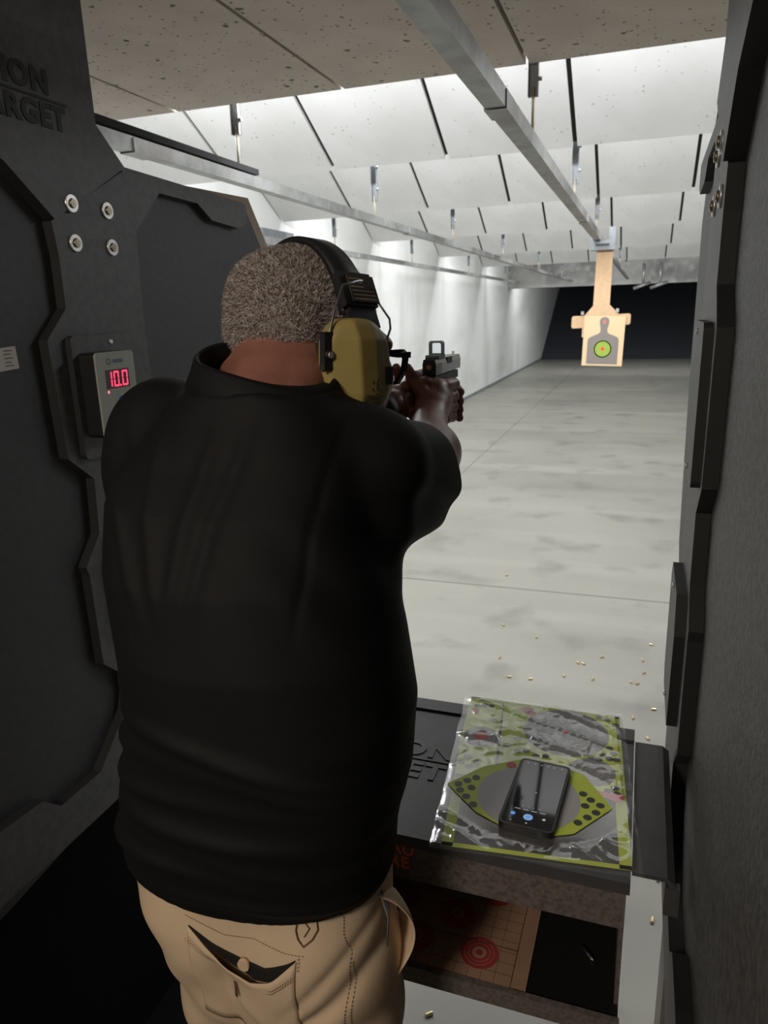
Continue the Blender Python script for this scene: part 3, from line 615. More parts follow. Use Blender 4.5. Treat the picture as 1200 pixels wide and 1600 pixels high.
L_ = 0.0022 + 0.0016 * rng.random(n)
for s_ in range(4):
    a = s_ * 1.25
    c_ = P0 + N0 * ((0.0002 + s_ * 0.75 * L_ / 2.2)[:, None] if False else (0.0002 + s_ * L_ * 0.42)[:, None]) + (T * math.sin(a) + Bn * (1 - math.cos(a))) * (L_ * 0.55)[:, None]
    wd = 0.00032 * (1 - s_ / 4.2); side = (T * math.cos(a + 1.3) + Bn * math.sin(a + 1.3)) * wd
    ring += [c_ - side, c_ + side]
vv = np.stack(ring, 1).reshape(-1, 3); ix = np.arange(n)[:, None] * 8
ff = np.concatenate([ix + np.array([[0, 1, 3, 2]]) + 2 * k for k in range(3)])
M['curl'] = mat('grey_curls', (0.3, 0.28, 0.27), 0.7, island=[(0.05, 0.032, 0.027), (0.20, 0.15, 0.13), (0.42, 0.37, 0.34), (0.70, 0.66, 0.63)])
tag(mesh_np('hair_curls', vv, ff, M['curl'], hair), kind='stuff')

# polo shirt
shP = [
    LOFT([(0.90, -0.432, 0.705, 0.184, 0.132), (1.00, -0.437, 0.705, 0.178, 0.134), (1.08, -0.425, 0.695, 0.173, 0.146), (1.16, -0.402, 0.688, 0.174, 0.150), (1.25, -0.387, 0.682, 0.168, 0.151), (1.34, -0.392, 0.680, 0.160, 0.149), (1.42, -0.406, 0.684, 0.158, 0.138), (1.49, -0.414, 0.69, 0.150, 0.118), (1.53, -0.408, 0.70, 0.135, 0.098), (1.575, -0.395, 0.705, 0.10, 0.078), (1.605, -0.390, 0.71, 0.078, 0.070)]),
    RC((-0.40, 0.715, 1.572), (-0.52, 0.735, 1.548), 0.044, 0.050), RC((-0.385, 0.715, 1.565), (-0.285, 0.755, 1.520), 0.044, 0.050),
    RC(LS, (-0.542, 0.93, 1.485), 0.066, 0.064), RC((-0.550, 0.74, 1.475), (-0.54, 0.92, 1.44), 0.058, 0.052), RC((-0.546, 0.735, 1.50), (-0.515, 0.70, 1.36), 0.066, 0.050),
    RC((-0.284, 0.755, 1.508), (-0.282, 0.925, 1.475), 0.064, 0.062), RC((-0.288, 0.75, 1.44), (-0.282, 0.915, 1.432), 0.050, 0.046),
]
shirtU = UN(shP, 0.035)
def hemz(p): return 1.003 - 0.030 * np.clip((0.70 - p[:, 1]) / 0.15, -1, 1) * 0 - 0.02 * np.clip((p[:, 0] + 0.43) / -0.2, -1, 1) * 0
def shirtF(p):
    d = shirtU(p); x, y, z = p[:, 0], p[:, 1], p[:, 2]
    back = sm(0.78, 0.60, y)
    # curved folds across the lower back
    u = z + 0.16 * (x + 0.40) + 0.9 * (x + 0.36) ** 2
    wv = np.zeros_like(z)
    for z0, a, s_ in ((1.262, 0.0045, 0.010), (1.228, 0.006, 0.011), (1.196, 0.0035, 0.009), (1.165, 0.006, 0.012), (1.128, 0.004, 0.010), (1.088, 0.005, 0.012), (1.050, 0.004, 0.010)):
        zz = z0 + 0.012 * np.sin(9 * x + z0 * 40); wv += 1.7 * a * np.exp(-((u - zz) / s_) ** 2) * (0.6 + 0.4 * np.sin(14 * x + 60 * z0))
    d = d - wv * back * sm(-0.20, -0.27, x) 
    # vertical drape folds under the collar and at the shoulder blades
    g = sm(1.36, 1.45, z) * sm(1.60, 1.54, z) * back
    d = d - 1.5 * g * (0.0035 * np.exp(-((x + 0.455 + 0.25 * (z - 1.5)) / 0.009) ** 2) + 0.0042 * np.exp(-((x + 0.405 - 0.12 * (z - 1.5)) / 0.010) ** 2) + 0.003 * np.exp(-((x + 0.375 - 0.2 * (z - 1.5)) / 0.008) ** 2) + 0.003 * np.exp(-((x + 0.505 + 0.5 * (z - 1.5)) / 0.010) ** 2))
    # seam groove where the right sleeve is set in, folds fanning from the armpit
    s1 = x - (-0.290 + 0.05 * (z - 1.5)); d = d + 0.0025 * np.exp(-(s1 / 0.0035) ** 2) * sm(1.36, 1.42, z) * back
    d = d - 0.003 * np.sin(95 * (z * 0.8 + 0.75 * x + 0.3 * y)) * sm(-0.36, -0.26, x) * sm(1.52, 1.46, z) * sm(1.33, 1.40, z)
    d = d - 0.0012 * np.sin(23 * z + 17 * x) * np.sin(31 * x + 13 * y)
    d = np.maximum(d, 1.010 + 0.012 * sm(0.67, 0.57, y) + 0.03 * sm(-0.52, -0.62, x) - z)                  # hem
    # neck opening and sleeve openings
    nk = np.maximum(np.hypot((x + 0.392) / 0.073, (y - 0.715 - 0.35 * (z - 1.6)) / 0.070) - 1, 0) * 0
    d = np.maximum(d, z - (1.618 + 0.12 * (y - 0.70) - 0.25 * (x + 0.385)))
    cutR = (x + 0.278) * 0.17 + (y - 0.935) * 0.95 + (z - 1.47) * 0.20; cutL = (y - 0.945) * 0.97 + (z - 1.47) * -0.15
    d = np.maximum(d, np.where(x > -0.41, cutR, cutL))
    return d
v, f = sdf_mesh(shirtF, (-0.72, 0.45, 0.95), (-0.12, 1.02, 1.66), 0.0035, shirtU, margin=0.03)
M['shirt'] = mat('black_jersey', (0.0045, 0.0046, 0.0056), 0.75, spec=0.25, bump=(900, 0.15, 0.0005))
shirt = mesh_np('polo_shirt', relax(v, f, 2), f, M['shirt'], person)
# collar: leaf folded down round the neck
bm = bmesh.new(); rows = []
nC = 56
for k in range(nC + 1):
    a = math.radians(-90 + 322 * (k / nC) - 161); ca, sa = math.cos(a), math.sin(a)
    tl = 0.012 * math.sin(3 * a) * 0.2
    row = []
    for (r, dz, dn) in ((0.073, -0.030, 0), (0.072, 0.0, 0), (0.073, 0.010, 0), (0.076, 0.013, 0), (0.080, 0.010, 0), (0.085, -0.004, 0), (0.092, -0.019, 0), (0.090, -0.021, 0)):
        x, y = -0.388 + r * 0.98 * ca, 0.722 + r * 0.93 * sa
        z = 1.614 + dz + 0.10 * (y - 0.71) - 0.26 * (x + 0.388) + tl
        row.append(bm.verts.new((x, y, z)))
    rows.append(row)
for A, C in zip(rows, rows[1:]):
    for i in range(len(A) - 1): bm.faces.new((A[i], A[i + 1], C[i + 1], C[i]))
obj('collar', bm, M['shirt'], shirt, smooth=True)
# piped seam bands: sleeve hems
def ring_band(c, ax, r1, r2, w_, name, parent, m):
    bm = bmesh.new(); ax = Vector(ax).normalized(); u = ax.orthogonal().normalized(); v_ = ax.cross(u); rows = []
    for k in range(40):
        a = 2 * math.pi * k / 40; dr = u * math.cos(a) + v_ * math.sin(a)
        rows.append([bm.verts.new(Vector(c) + ax * t + dr * r) for t, r in ((-w_, r1), (-w_, r1 + 0.002), (w_, r2 + 0.002), (w_, r2))])
    for k in range(40):
        A, C = rows[k], rows[(k + 1) % 40]
        for i in range(4): bm.faces.new((A[i], A[(i + 1) % 4], C[(i + 1) % 4], C[i]))
    return obj(name, bm, m, parent, smooth=True)

# khaki trousers
paP = [
    LOFT([(0.80, -0.400, 0.705, 0.115, 0.090), (0.88, -0.415, 0.703, 0.145, 0.108), (0.95, -0.432, 0.70, 0.173, 0.116), (1.02, -0.436, 0.70, 0.177, 0.112), (1.06, -0.434, 0.70, 0.165, 0.106)]),
    EL((-0.495, 0.675, 0.935), (0.074, 0.085, 0.09)), EL((-0.350, 0.668, 0.92), (0.082, 0.088, 0.10)),
    RC((-0.475, 0.698, 0.87), (-0.490, 0.72, 0.50), 0.092, 0.078), RC((-0.490, 0.72, 0.50), (-0.530, 0.76, 0.08), 0.078, 0.070),
    RC((-0.350, 0.690, 0.86), (-0.328, 0.67, 0.50), 0.106, 0.084), RC((-0.328, 0.68, 0.50), (-0.32, 0.62, 0.08), 0.085, 0.072),
    RC((-0.592, 0.72, 0.965), (-0.580, 0.73, 0.885), 0.020, 0.028),
]
paU = UN(paP, 0.03)
def pantF(p):
    d = paU(p); x, y, z = p[:, 0], p[:, 1], p[:, 2]
    d = d - 0.0022 * np.sin(70 * z + 40 * x) * sm(0.95, 0.80, z) - 0.0016 * np.sin(55 * x - 60 * z + 1) * sm(1.0, 0.9, z)
    d = d + 0.006 * np.exp(-((x + 0.432 + 0.05 * (z - 0.9)) / 0.010) ** 2) * sm(0.98, 0.90, z) * sm(0.70, 0.62, y)      # seat seam
    for x0, z0, a, b, q in ((-0.30, 0.90, 0.9, 0.012, 0.006), (-0.31, 0.93, 1.1, 0.010, 0.005), (-0.33, 0.87, 0.7, 0.012, 0.006), (-0.39, 0.85, -0.8, 0.012, 0.004)):
        t = (z - z0) - a * (x - x0); d = d + q * np.exp(-(t / b) ** 2) * np.exp(-((x - x0) / 0.05) ** 2) * sm(0.74, 0.66, y)
    return np.maximum(d, z - 1.05)
v, f = sdf_mesh(pantF, (-0.76, 0.45, 0.02), (-0.16, 1.0, 1.08), 0.0042, paU, margin=0.02)
M['khaki'] = mat('khaki_ripstop', (0.62, 0.475, 0.325), 0.8, spec=0.3, noise=(7, (0.54, 0.40, 0.28), 0.4, 0.7), bump=(700, 0.2, 0.0005))
M['thread'] = mat('brown_thread', (0.13, 0.07, 0.035), 0.8); M['pocket_dark'] = mat('pocket_lining', (0.006, 0.005, 0.004), 0.9)
pants = mesh_np('trousers', relax(v, f, 2), f, M['khaki'], person)
bvh = BVHTree.FromPolygons(v.tolist(), f.tolist())
def onp(x, z, off, from_x=False):
    x, z = x * 0.962, 1.68 - (1.68 - z) * 0.962
    h_ = bvh.ray_cast(Vector((x, 0.30, z)), Vector((0, 1, 0)))
    y = h_[0].y if h_[0] is not None else 0.70
    return Vector((x, y - off, z))
def surf_patch(name, top, bot, off, m, parent, nu=28, nv=12, thick=0.0015, sag=0.0, smooth=True):
    """cloth piece between two curves (lists of x, z), lying off the seat; sag pulls the upper edge away"""
    def ev(c, t):
        t *= len(c) - 1; i = min(int(t), len(c) - 2); q = t - i; return c[i][0] * (1 - q) + c[i + 1][0] * q, c[i][1] * (1 - q) + c[i + 1][1] * q
    bm = bmesh.new(); g = []
    for i in range(nu + 1):
        a = ev(top, i / nu); b = ev(bot, i / nu); col = []
        for j in range(nv + 1):
            t = j / nv; x, z = a[0] * (1 - t) + b[0] * t, a[1] * (1 - t) + b[1] * t
            o = off + sag * math.sin(math.pi * i / nu) ** 1.2 * max(0, 1 - t * 2.2) ** 1.5
            col.append((onp(x, z, o), onp(x, z, o).copy()))
        g.append(col)
    fr_ = [[bm.verts.new(c[0]) for c in col] for col in g]; bk = [[bm.verts.new(c[0] + Vector((0, thick, 0))) for c in col] for col in g]
    for i in range(nu):
        for j in range(nv):
            bm.faces.new((fr_[i][j], fr_[i + 1][j], fr_[i + 1][j + 1], fr_[i][j + 1])); bm.faces.new((bk[i][j], bk[i][j + 1], bk[i + 1][j + 1], bk[i + 1][j]))
    for i in range(nu): bm.faces.new((fr_[i][0], bk[i][0], bk[i + 1][0], fr_[i + 1][0])); bm.faces.new((fr_[i][nv], fr_[i + 1][nv], bk[i + 1][nv], bk[i][nv]))
    for j in range(nv): bm.faces.new((fr_[0][j], fr_[0][j + 1], bk[0][j + 1], bk[0][j])); bm.faces.new((fr_[nu][j], bk[nu][j], bk[nu][j + 1], fr_[nu][j + 1]))
    return obj(name, bm, m, parent, smooth=smooth)
def stitch(bm, pts, off, dash=0.004, w_=0.0009):
    d = 0
    for a, b in zip(pts, pts[1:]):
        L0 = math.hypot(b[0] - a[0], b[1] - a[1]); k = max(1, int(L0 / dash))
        for i in range(k):
            t0, t1 = i / k, (i + 0.62) / k
            A = onp(a[0] + (b[0] - a[0]) * t0, a[1] + (b[1] - a[1]) * t0, off); C = onp(a[0] + (b[0] - a[0]) * t1, a[1] + (b[1] - a[1]) * t1, off)
            nn = Vector((-(C.z - A.z), 0, C.x - A.x)); nn = nn.normalized() * w_ / 2 if nn.length > 0 else Vector((0, 0, w_))
            bm.faces.new([bm.verts.new(q) for q in (A + nn, C + nn, C - nn, A - nn)])
# left back pocket with a sagging mouth
mt_ = [(-0.492, 0.952), (-0.46, 0.932), (-0.43, 0.916), (-0.40, 0.909), (-0.372, 0.916), (-0.345, 0.940)]
surf_patch('pocket_opening', [(-0.490, 0.952), (-0.455, 0.934), (-0.42, 0.927), (-0.385, 0.924), (-0.355, 0.936), (-0.346, 0.941)], [(-0.487, 0.949), (-0.455, 0.925), (-0.428, 0.910), (-0.40, 0.902), (-0.375, 0.910), (-0.347, 0.938)], 0.0018, M['pocket_dark'], pants, nv=6)
pk = surf_patch('back_pocket', mt_, [(-0.492, 0.80), (-0.46, 0.795), (-0.43, 0.79), (-0.40, 0.79), (-0.37, 0.795), (-0.345, 0.80)], 0.0022, M['khaki'], pants, sag=0.012)
bm = bmesh.new(); stitch(bm, [(x, z - 0.012) for x, z in mt_], 0.0075); stitch(bm, [(x, z - 0.016) for x, z in mt_], 0.0070)
stitch(bm, [(-0.495, 0.965), (-0.44, 0.953), (-0.40, 0.958), (-0.36, 0.948), (-0.335, 0.945)], 0.001); stitch(bm, [(-0.342, 0.945), (-0.342, 0.928)], 0.003)
obj('pocket_stitching', bm, M['thread'], pk)
bm = bmesh.new(); a = onp(-0.412, 0.922, 0.006); cyl(bm, a, a + Vector((0, 0.006, 0)), 0.0075, n=20); obj('pocket_button', bm, M['khaki'], pants, smooth=False)
bm = bmesh.new()
for q in (-0.0012, 0.0012): tube(bm, [onp(-0.428 + q, 0.89 - 0.008 * k, 0.0075) for k in range(4)], 0.0009, 6)
obj('buttonhole', bm, M['thread'], pk)
bm = bmesh.new()      # embroidered shield
sh = [(-0.349, 1.000), (-0.328, 1.004), (-0.326, 0.990), (-0.331, 0.980), (-0.340, 0.973), (-0.347, 0.982), (-0.350, 0.992), (-0.349, 1.000)]
sh = [(x + 0.002, z - 0.017) for x, z in sh]
tube(bm, [onp(x, z, 0.0012) for x, z in sh], 0.0009, 6); tube(bm, [onp(-0.338, 0.983, 0.0012), onp(-0.333, 0.976, 0.0012), onp(-0.338, 0.967, 0.0012)], 0.0007, 6)
obj('embroidered_shield', bm, M['thread'], pants)
# belt-line seam and side seam stitching
bm = bmesh.new(); stitch(bm, [(-0.30, 1.00), (-0.298, 0.96), (-0.29, 0.93), (-0.292, 0.88), (-0.296, 0.80)], 0.001); stitch(bm, [(-0.288, 0.92), (-0.286, 0.88), (-0.289, 0.80)], 0.001)
obj('side_stitching', bm, M['thread'], pants)
# right front pocket gaping open: curved lip, striped lining behind it
def strip_surface(name, A, Bc, m, parent, thick=0.0015, nv=6):
    bm = bmesh.new(); rows = []
    for a, b in zip(A, Bc):
        a, b = Vector(a), Vector(b); rows.append([bm.verts.new(a.lerp(b, t / nv) + Vector((0.004 * math.sin(math.pi * t / nv), 0, 0))) for t in range(nv + 1)])
    for R1, R2 in zip(rows, rows[1:]):
        for i in range(nv): bm.faces.new((R1[i], R1[i + 1], R2[i + 1], R2[i]))
    o = obj(name, bm, m, parent, smooth=True); md = o.modifiers.new('solid', 'SOLIDIFY'); md.thickness = thick; return o
def crv(pts, n=20):
    out = []
    P_ = [Vector(p) for p in pts]; P_ = [P_[0] * 2 - P_[1]] + P_ + [P_[-1] * 2 - P_[-2]]
    for i in range(1, len(P_) - 2):
        for k in range(n // (len(P_) - 3) + 1):
            t = k / (n // (len(P_) - 3) + 1); a, b, c, d = P_[i - 1:i + 3]
            out.append(0.5 * ((2 * b) + (-a + c) * t + (2 * a - 5 * b + 4 * c - d) * t * t + (-a + 3 * b - 3 * c + d) * t ** 3))
    out.append(P_[-2]); return out
lip = crv([(-0.268, 0.665, 1.010), (-0.243, 0.685, 0.985), (-0.226, 0.700, 0.945), (-0.228, 0.700, 0.905), (-0.248, 0.680, 0.868), (-0.272, 0.640, 0.845)], 30)
inn = crv([(-0.268, 0.665, 1.008), (-0.262, 0.720, 0.975), (-0.258, 0.740, 0.94), (-0.258, 0.735, 0.90), (-0.262, 0.70, 0.868), (-0.275, 0.645, 0.842)], 30)
hp = strip_surface('hip_pocket', lip, inn, M['khaki'], pants)
M['stripe'] = mat('pale_striped_lining', (0.16, 0.16, 0.17), 0.8)
bm = bmesh.new()
for k in range(4):
    off = Vector((0.0012 * k - 0.004, 0.028 - 0.005 * k, 0.02))
    tube(bm, [Vector((-0.258, 0.660, 0.985)) + off, Vector((-0.252, 0.668, 0.945)) + off, Vector((-0.254, 0.664, 0.905)) + off], 0.0012, 6)
obj('lining_stripes', bm, M['stripe'], hp)
# shoes
for sx, (a, b) in enumerate((((-0.530, 0.75, 0.0), (-0.535, 0.95, 0.0)), ((-0.32, 0.60, 0.0), (-0.31, 0.80, 0.0)))):
    U_ = UN([RC((a[0], a[1], 0.055), (b[0], b[1], 0.035), 0.050, 0.040), RC((a[0], a[1] + 0.02, 0.09), (a[0], a[1] + 0.03, 0.05), 0.048, 0.05)], 0.02)
    v, f = sdf_mesh(lambda p: np.maximum(U_(p), 0.001 - p[:, 2]), (a[0] - 0.08, a[1] - 0.08, -0.01), (a[0] + 0.09, b[1] + 0.07, 0.17), 0.006, U_)
    mesh_np('shoe', relax(v, f, 1), f, M['dark_base'], person)

# ------------------------------------------------------------------ electronic ear muffs
HR = (HM.to_4x4()).to_euler()
hat = lambda x, y, z: tuple(Vector(HC) + HM @ Vector((x, y, z)))
p = empty('ear_muffs', hat(0, 0, -0.032), HR); tag(p, 'olive green electronic ear muffs with black headband worn over grey hair', 'ear muffs')
M['olive'] = mat('olive_plastic', (0.29, 0.225, 0.07), 0.5, noise=(30, (0.26, 0.20, 0.06), 0.4, 0.7)); M['blk'] = mat('black_plastic_band', (0.010, 0.010, 0.013), 0.5, bump=(200, 0.1, 0.0005))
M['wire'] = mat('steel_wire', (0.35, 0.35, 0.36), 0.3, metal=0.9); M['foam'] = mat('black_foam', (0.008, 0.008, 0.009), 0.8); M['flag'] = mat('tan_patch_print', (0.25, 0.20, 0.14), 0.7)
made = []
for s in (1, -1):
    c0 = V3(s * 0.072, -0.013, -0.007); tilt = 0.12
    def cupF(q, s=s, c0=c0):
        x = (q[:, 0] - c0[0]) * s; y = q[:, 1] - c0[1]; z = q[:, 2] - c0[2]
        # rounded hexagonal cup, faceted outer face
        yy = y + 0.10 * z
        a, b = 0.044, 0.051
        k = (np.abs(yy / a) ** 2.6 + np.abs(z / b) ** 2.6) ** (1 / 2.6)
        d = (k - 1) * 0.038
        face = (x - 0.052 + 0.35 * np.clip(-yy - 0.014, 0, 1) * 2.4 + 0.28 * np.clip(yy - 0.012, 0, 1) + 0.35 * np.clip(z - 0.028, 0, 1) + 0.3 * np.clip(-z - 0.032, 0, 1))
        d = smax(d, face * 0.8, 0.006)
        return np.maximum(d, 0.014 - x)
    def smax(a, b, k): return -smin(-a, -b, k)
    v, f = sdf_mesh(cupF, (c0[0] - 0.06, -0.06, -0.075), (c0[0] + 0.06, 0.075, 0.065), 0.002)
    cup = mesh_np('ear_cup', relax(v, f, 1), f, M['olive'], p)
    cf = lambda q: (np.maximum((( (q[:, 1] - c0[1] + 0.10 * (q[:, 2] - c0[2])) / 0.036) ** 2 + ((q[:, 2] - c0[2]) / 0.049) ** 2) ** 0.5 - 1, 0) * 0.03 - 0.003)
    def cushF(q, s=s, c0=c0):
        x = (q[:, 0] - c0[0]) * s; y = q[:, 1] - c0[1] + 0.10 * (q[:, 2] - c0[2]); z = q[:, 2] - c0[2]
        k = ((y / 0.036) ** 2 + (z / 0.049) ** 2) ** 0.5
        return np.maximum((k - 1) * 0.036, np.abs(x - 0.006) - 0.0095) - 0.001
    v, f = sdf_mesh(cushF, (c0[0] - 0.05, -0.06, -0.075), (c0[0] + 0.05, 0.075, 0.065), 0.0025); mesh_np('ear_cushion', relax(v, f, 2), f, M['foam'], p)
    # wire yoke with pivot
    X_ = c0[0] + s * 0.024
    bm = bmesh.new()
    for q in (0, 0.005): tube(bm, [(X_ + s * q * 0.4, -0.0 - q, 0.085), (X_ + s * 0.003, -0.031 - q * 0.3, 0.078), (X_ + s * 0.006, -0.047, 0.052), (X_ + s * 0.006, -0.055 - q * 0.4, 0.020), (X_ + s * 0.004, -0.062 - q * 0.2, -0.014)], 0.0013, 8)
    tube(bm, [(X_ - s * 0.002, 0.030, 0.062), (X_ + s * 0.0, 0.046, 0.046), (X_ - s * 0.002, 0.050, 0.035), (X_ - s * 0.006, 0.044, 0.012)], 0.0013, 8)
    obj('wire_yoke', bm, M['wire'], p, smooth=True)
    bm = bmesh.new(); cyl(bm, (X_ + s * 0.001, -0.0565, 0.004), (X_ + s * 0.010, -0.0565, 0.004), 0.0065, 0.005, n=20); box(bm, (min(X_, X_ + s * 0.008), -0.063, -0.012), (max(X_, X_ + s * 0.008), -0.051, 0.028)); pv = obj('pivot_block', bm, M['blk'], p, bevel=0.001)
    bm = bmesh.new(); cyl(bm, (X_ + s * 0.0095, -0.0565, 0.004), (X_ + s * 0.0115, -0.0565, 0.004), 0.0035, n=14); obj('rivet', bm, M['chrome'], pv)
    # volume wheel and marks on the cup
    ux = c0[0] + s * 0.0465
    bm = bmesh.new(); box(bm, (min(ux - s * .012, ux + s * .0015), 0.016, -0.028), (max(ux - s * .012, ux + s * .0015), 0.0275, -0.008)); obj('volume_wheel', bm, M['blk'], cup, bevel=0.002)
    bm = bmesh.new(); fy = lambda u, v_, d: Vector((c0[0] + s * (0.0524 + d), u - 0.012, v_))
    for a0 in range(0, 6):
        n_ = 5; a1 = math.radians(60 * a0 + 8); pts = [(0.018 + 0.009 * math.cos(a1 + k * 0.14), -0.030 + 0.009 * math.sin(a1 + k * 0.14)) for k in range(n_)] + [(0.018 + 0.007 * math.cos(a1 + k * 0.14), -0.030 + 0.007 * math.sin(a1 + k * 0.14)) for k in range(n_ - 1, -1, -1)]
        pts = [(u - 0.008, v_) for u, v_ in pts]
        bm.faces.new([bm.verts.new(fy(u, v_, 0.0002)) for u, v_ in pts])
    box(bm, (min(fy(0, 0, 0).x, fy(0, 0, 0.0003).x), -0.004, -0.034), (max(fy(0, 0, 0).x, fy(0, 0, 0.0003).x), -0.0015, -0.024))
    for zz, u0 in ((-0.042, -0.018), (-0.0465, -0.020)):
        for k in range(7): box(bm, (min(fy(0, 0, 0).x, fy(0, 0, 0.0003).x), u0 + k * 0.0040, zz), (max(fy(0, 0, 0).x, fy(0, 0, 0.0003).x), u0 + k * 0.0040 + 0.0030, zz + 0.003))
    obj('printed_mark', bm, mat('dark_olive_print', (0.07, 0.055, 0.02), 0.6), cup)
for o in [c_ for c_ in p.children if any(abs(v_.co.x) > 0.03 and v_.co.x < 0 for v_ in c_.data.vertices)]: o.location.y = 0.028
# headband
def band(x_r, z_c, z_r, y0, wy, th, a0, a1, n=48, ytilt=0.0):
    bm = bmesh.new(); rows = []
    for k in range(n + 1):
        a = math.radians(a0 + (a1 - a0) * k / n); ca, sa = math.cos(a), math.sin(a); row = []
        wv = wy(math.degrees(a)) if callable(wy) else wy
        for yy, r in ((-wv, 0), (-wv * 0.85, th), (wv * 0.85, th), (wv, 0)):
            row.append(bm.verts.new(((x_r + r) * ca, y0 + yy + ytilt * (1 - sa), z_c + (z_r + r) * sa)))
        rows.append(row)
    for A, C in zip(rows, rows[1:]):
        for i in range(4): bm.faces.new((A[i], A[(i + 1) % 4], C[(i + 1) % 4], C[i]))
    bm.faces.new(rows[0]); bm.faces.new(rows[-1][::-1]); return bm
obj('headband', band(0.0825, 0.034, 0.0965, -0.002, lambda a: 0.017 + 0.006 * abs(math.cos(math.radians(a))), 0.0075, 8, 172, ytilt=0.004), M['blk'], p, smooth=True)
for s in (1, -1):
    bm = bmesh.new()
    mx = Matrix.Translation((s * 0.0835, 0.0, 0.074)) @ Matrix.Rotation(math.radians(-s * 24), 4, 'Y')
    box(bm, (-0.004, -0.024, -0.020), (0.006, 0.026, 0.020), mx=mx) if s > 0 else box(bm, (-0.006, -0.024, -0.020), (0.004, 0.026, 0.020), mx=mx)
    box(bm, (-0.006, -0.018, -0.044), (0.004, 0.022, -0.018), mx=mx)
    sd = obj('slider_housing', bm, M['blk'], p, bevel=0.003)
    if s > 0:
        bm = bmesh.new(); box(bm, (0.0055, -0.013, -0.016), (0.0080, 0.028, 0.016), mx=mx); pt = obj('flag_patch', bm, mat('dark_patch', (0.03, 0.027, 0.025), 0.8), sd, bevel=0.0008)
        bm = bmesh.new()
        for k in range(6):
            y1_ = 0.008 if k > 2 else 0.024
            box(bm, (0.0079, -0.011, -0.0135 + k * 0.0048), (0.0083, y1_, -0.0120 + k * 0.0048), mx=mx)
        obj('patch_stripes', bm, M['flag'], pt)

# ------------------------------------------------------------------ safety glasses
p = empty('glasses', hat(0, 0.120, -0.040), HR); tag(p, 'black framed glasses worn by the person, right corner showing past the ear muff', 'glasses')
M['lens'] = mat('clear_lens', (1, 1, 1), 0.02, trans=1.0, ior=1.05)
for s in (1, -1):
    fr2 = lambda u, v_, d: Vector((s * u, d - 0.30 * max(u, 0) ** 1 * 0.6, v_))
    out = [(0.006, 0.006), (0.02, 0.018), (0.062, 0.020), (0.072, 0.014), (0.068, -0.008), (0.054, -0.024), (0.030, -0.028), (0.012, -0.018)]
    inn_ = [(0.011, 0.005), (0.022, 0.012), (0.058, 0.013), (0.064, 0.008), (0.061, -0.007), (0.050, -0.020), (0.031, -0.023), (0.016, -0.015)]
    bm = bmesh.new(); A = [bm.verts.new(fr2(u, v_, -0.003)) for u, v_ in out]; Bv = [bm.verts.new(fr2(u, v_, -0.003)) for u, v_ in inn_]; C = [bm.verts.new(fr2(u, v_, 0.003)) for u, v_ in out]; D = [bm.verts.new(fr2(u, v_, 0.003)) for u, v_ in inn_]
    for i in range(8):
        j = (i + 1) % 8
        for q in ((A[i], A[j], Bv[j], Bv[i]), (C[i], D[i], D[j], C[j]), (A[i], C[i], C[j], A[j]), (Bv[i], Bv[j], D[j], D[i])): bm.faces.new(q)
    obj('rim', bm, M['blk'], p)
    bm = bmesh.new(); poly(bm, [fr2(u, v_, 0) for u, v_ in inn_]); obj('lens', bm, M['lens'], p)
    bm = bmesh.new(); prof = [(0.0, 0.013), (-0.02, 0.013), (-0.07, 0.016), (-0.110, 0.018), (-0.122, 0.008)]
    for (a, za), (b, zb) in zip(prof, prof[1:]):
        vs = [Vector((s * x_, y_, z_)) for x_ in (0.0725, 0.0765) for y_, z_ in ((a - 0.012, za - 0.0035), (b - 0.012, zb - 0.003), (b - 0.012, zb + 0.003), (a - 0.012, za + 0.004))]
        q = [bm.verts.new(c_) for c_ in vs]
        for ff_ in ((0, 1, 2, 3), (7, 6, 5, 4), (0, 4, 5, 1), (1, 5, 6, 2), (2, 6, 7, 3), (3, 7, 4, 0)): bm.faces.new([q[i] for i in ff_])
    obj('temple', bm, M['blk'], p)
bm = bmesh.new(); tube(bm, [(-0.008, 0.0, 0.004), (0, 0.004, 0.007), (0.008, 0.0, 0.004)], 0.0025); obj('bridge', bm, M['blk'], p, smooth=True)

# ------------------------------------------------------------------ wristband on the left wrist
a = Vector(LE); b = Vector(LW); ax = (b - a).normalized(); c = a.lerp(b, 0.94)
p = tag(ring_band(c, ax, 0.0335, 0.0325, 0.012, 'wrist_watch', None, mat('dark_green_strap', (0.02, 0.026, 0.024), 0.6)), 'dark strap wrist watch on the left wrist of the shooter', 'wrist watch')
bm = bmesh.new(); cyl(bm, c + Vector((-0.005, -0.01, 0.034)), c + Vector((-0.007, -0.013, 0.042)), 0.018, n=24); obj('watch_case', bm, M['blk'], p)

# ------------------------------------------------------------------ pistol
p = empty('pistol', (GX, GY, GZ), (0, 0, math.radians(0.0))); tag(p, 'silver pistol with black grip and reflex sight held in both hands', 'pistol')
M['slide'] = mat('silver_slide', (0.60, 0.60, 0.58), 0.45, metal=0.1); M['gblk'] = mat('black_polymer', (0.015, 0.015, 0.017), 0.55)
bm = bmesh.new(); prism(bm, [(-0.0125, -0.014), (0.0125, -0.014), (0.0130, 0.004), (0.0105, 0.0125), (-0.0105, 0.0125), (-0.0130, 0.004)], lambda u, v_, d: Vector((u, d, v_)), 0.004, 0.185)
for k in range(7): box(bm, (0.0128, 0.014 + k * 0.004, -0.012), (0.0138, 0.016 + k * 0.004, 0.006)); box(bm, (-0.0138, 0.014 + k * 0.004, -0.012), (-0.0128, 0.016 + k * 0.004, 0.006))
obj('slide', bm, M['slide'], p, bevel=0.0008)
bm = bmesh.new(); box(bm, (0.0100, 0.078, 0.001), (0.0134, 0.115, 0.0128)); obj('ejection_port', bm, M['gblk'], p)
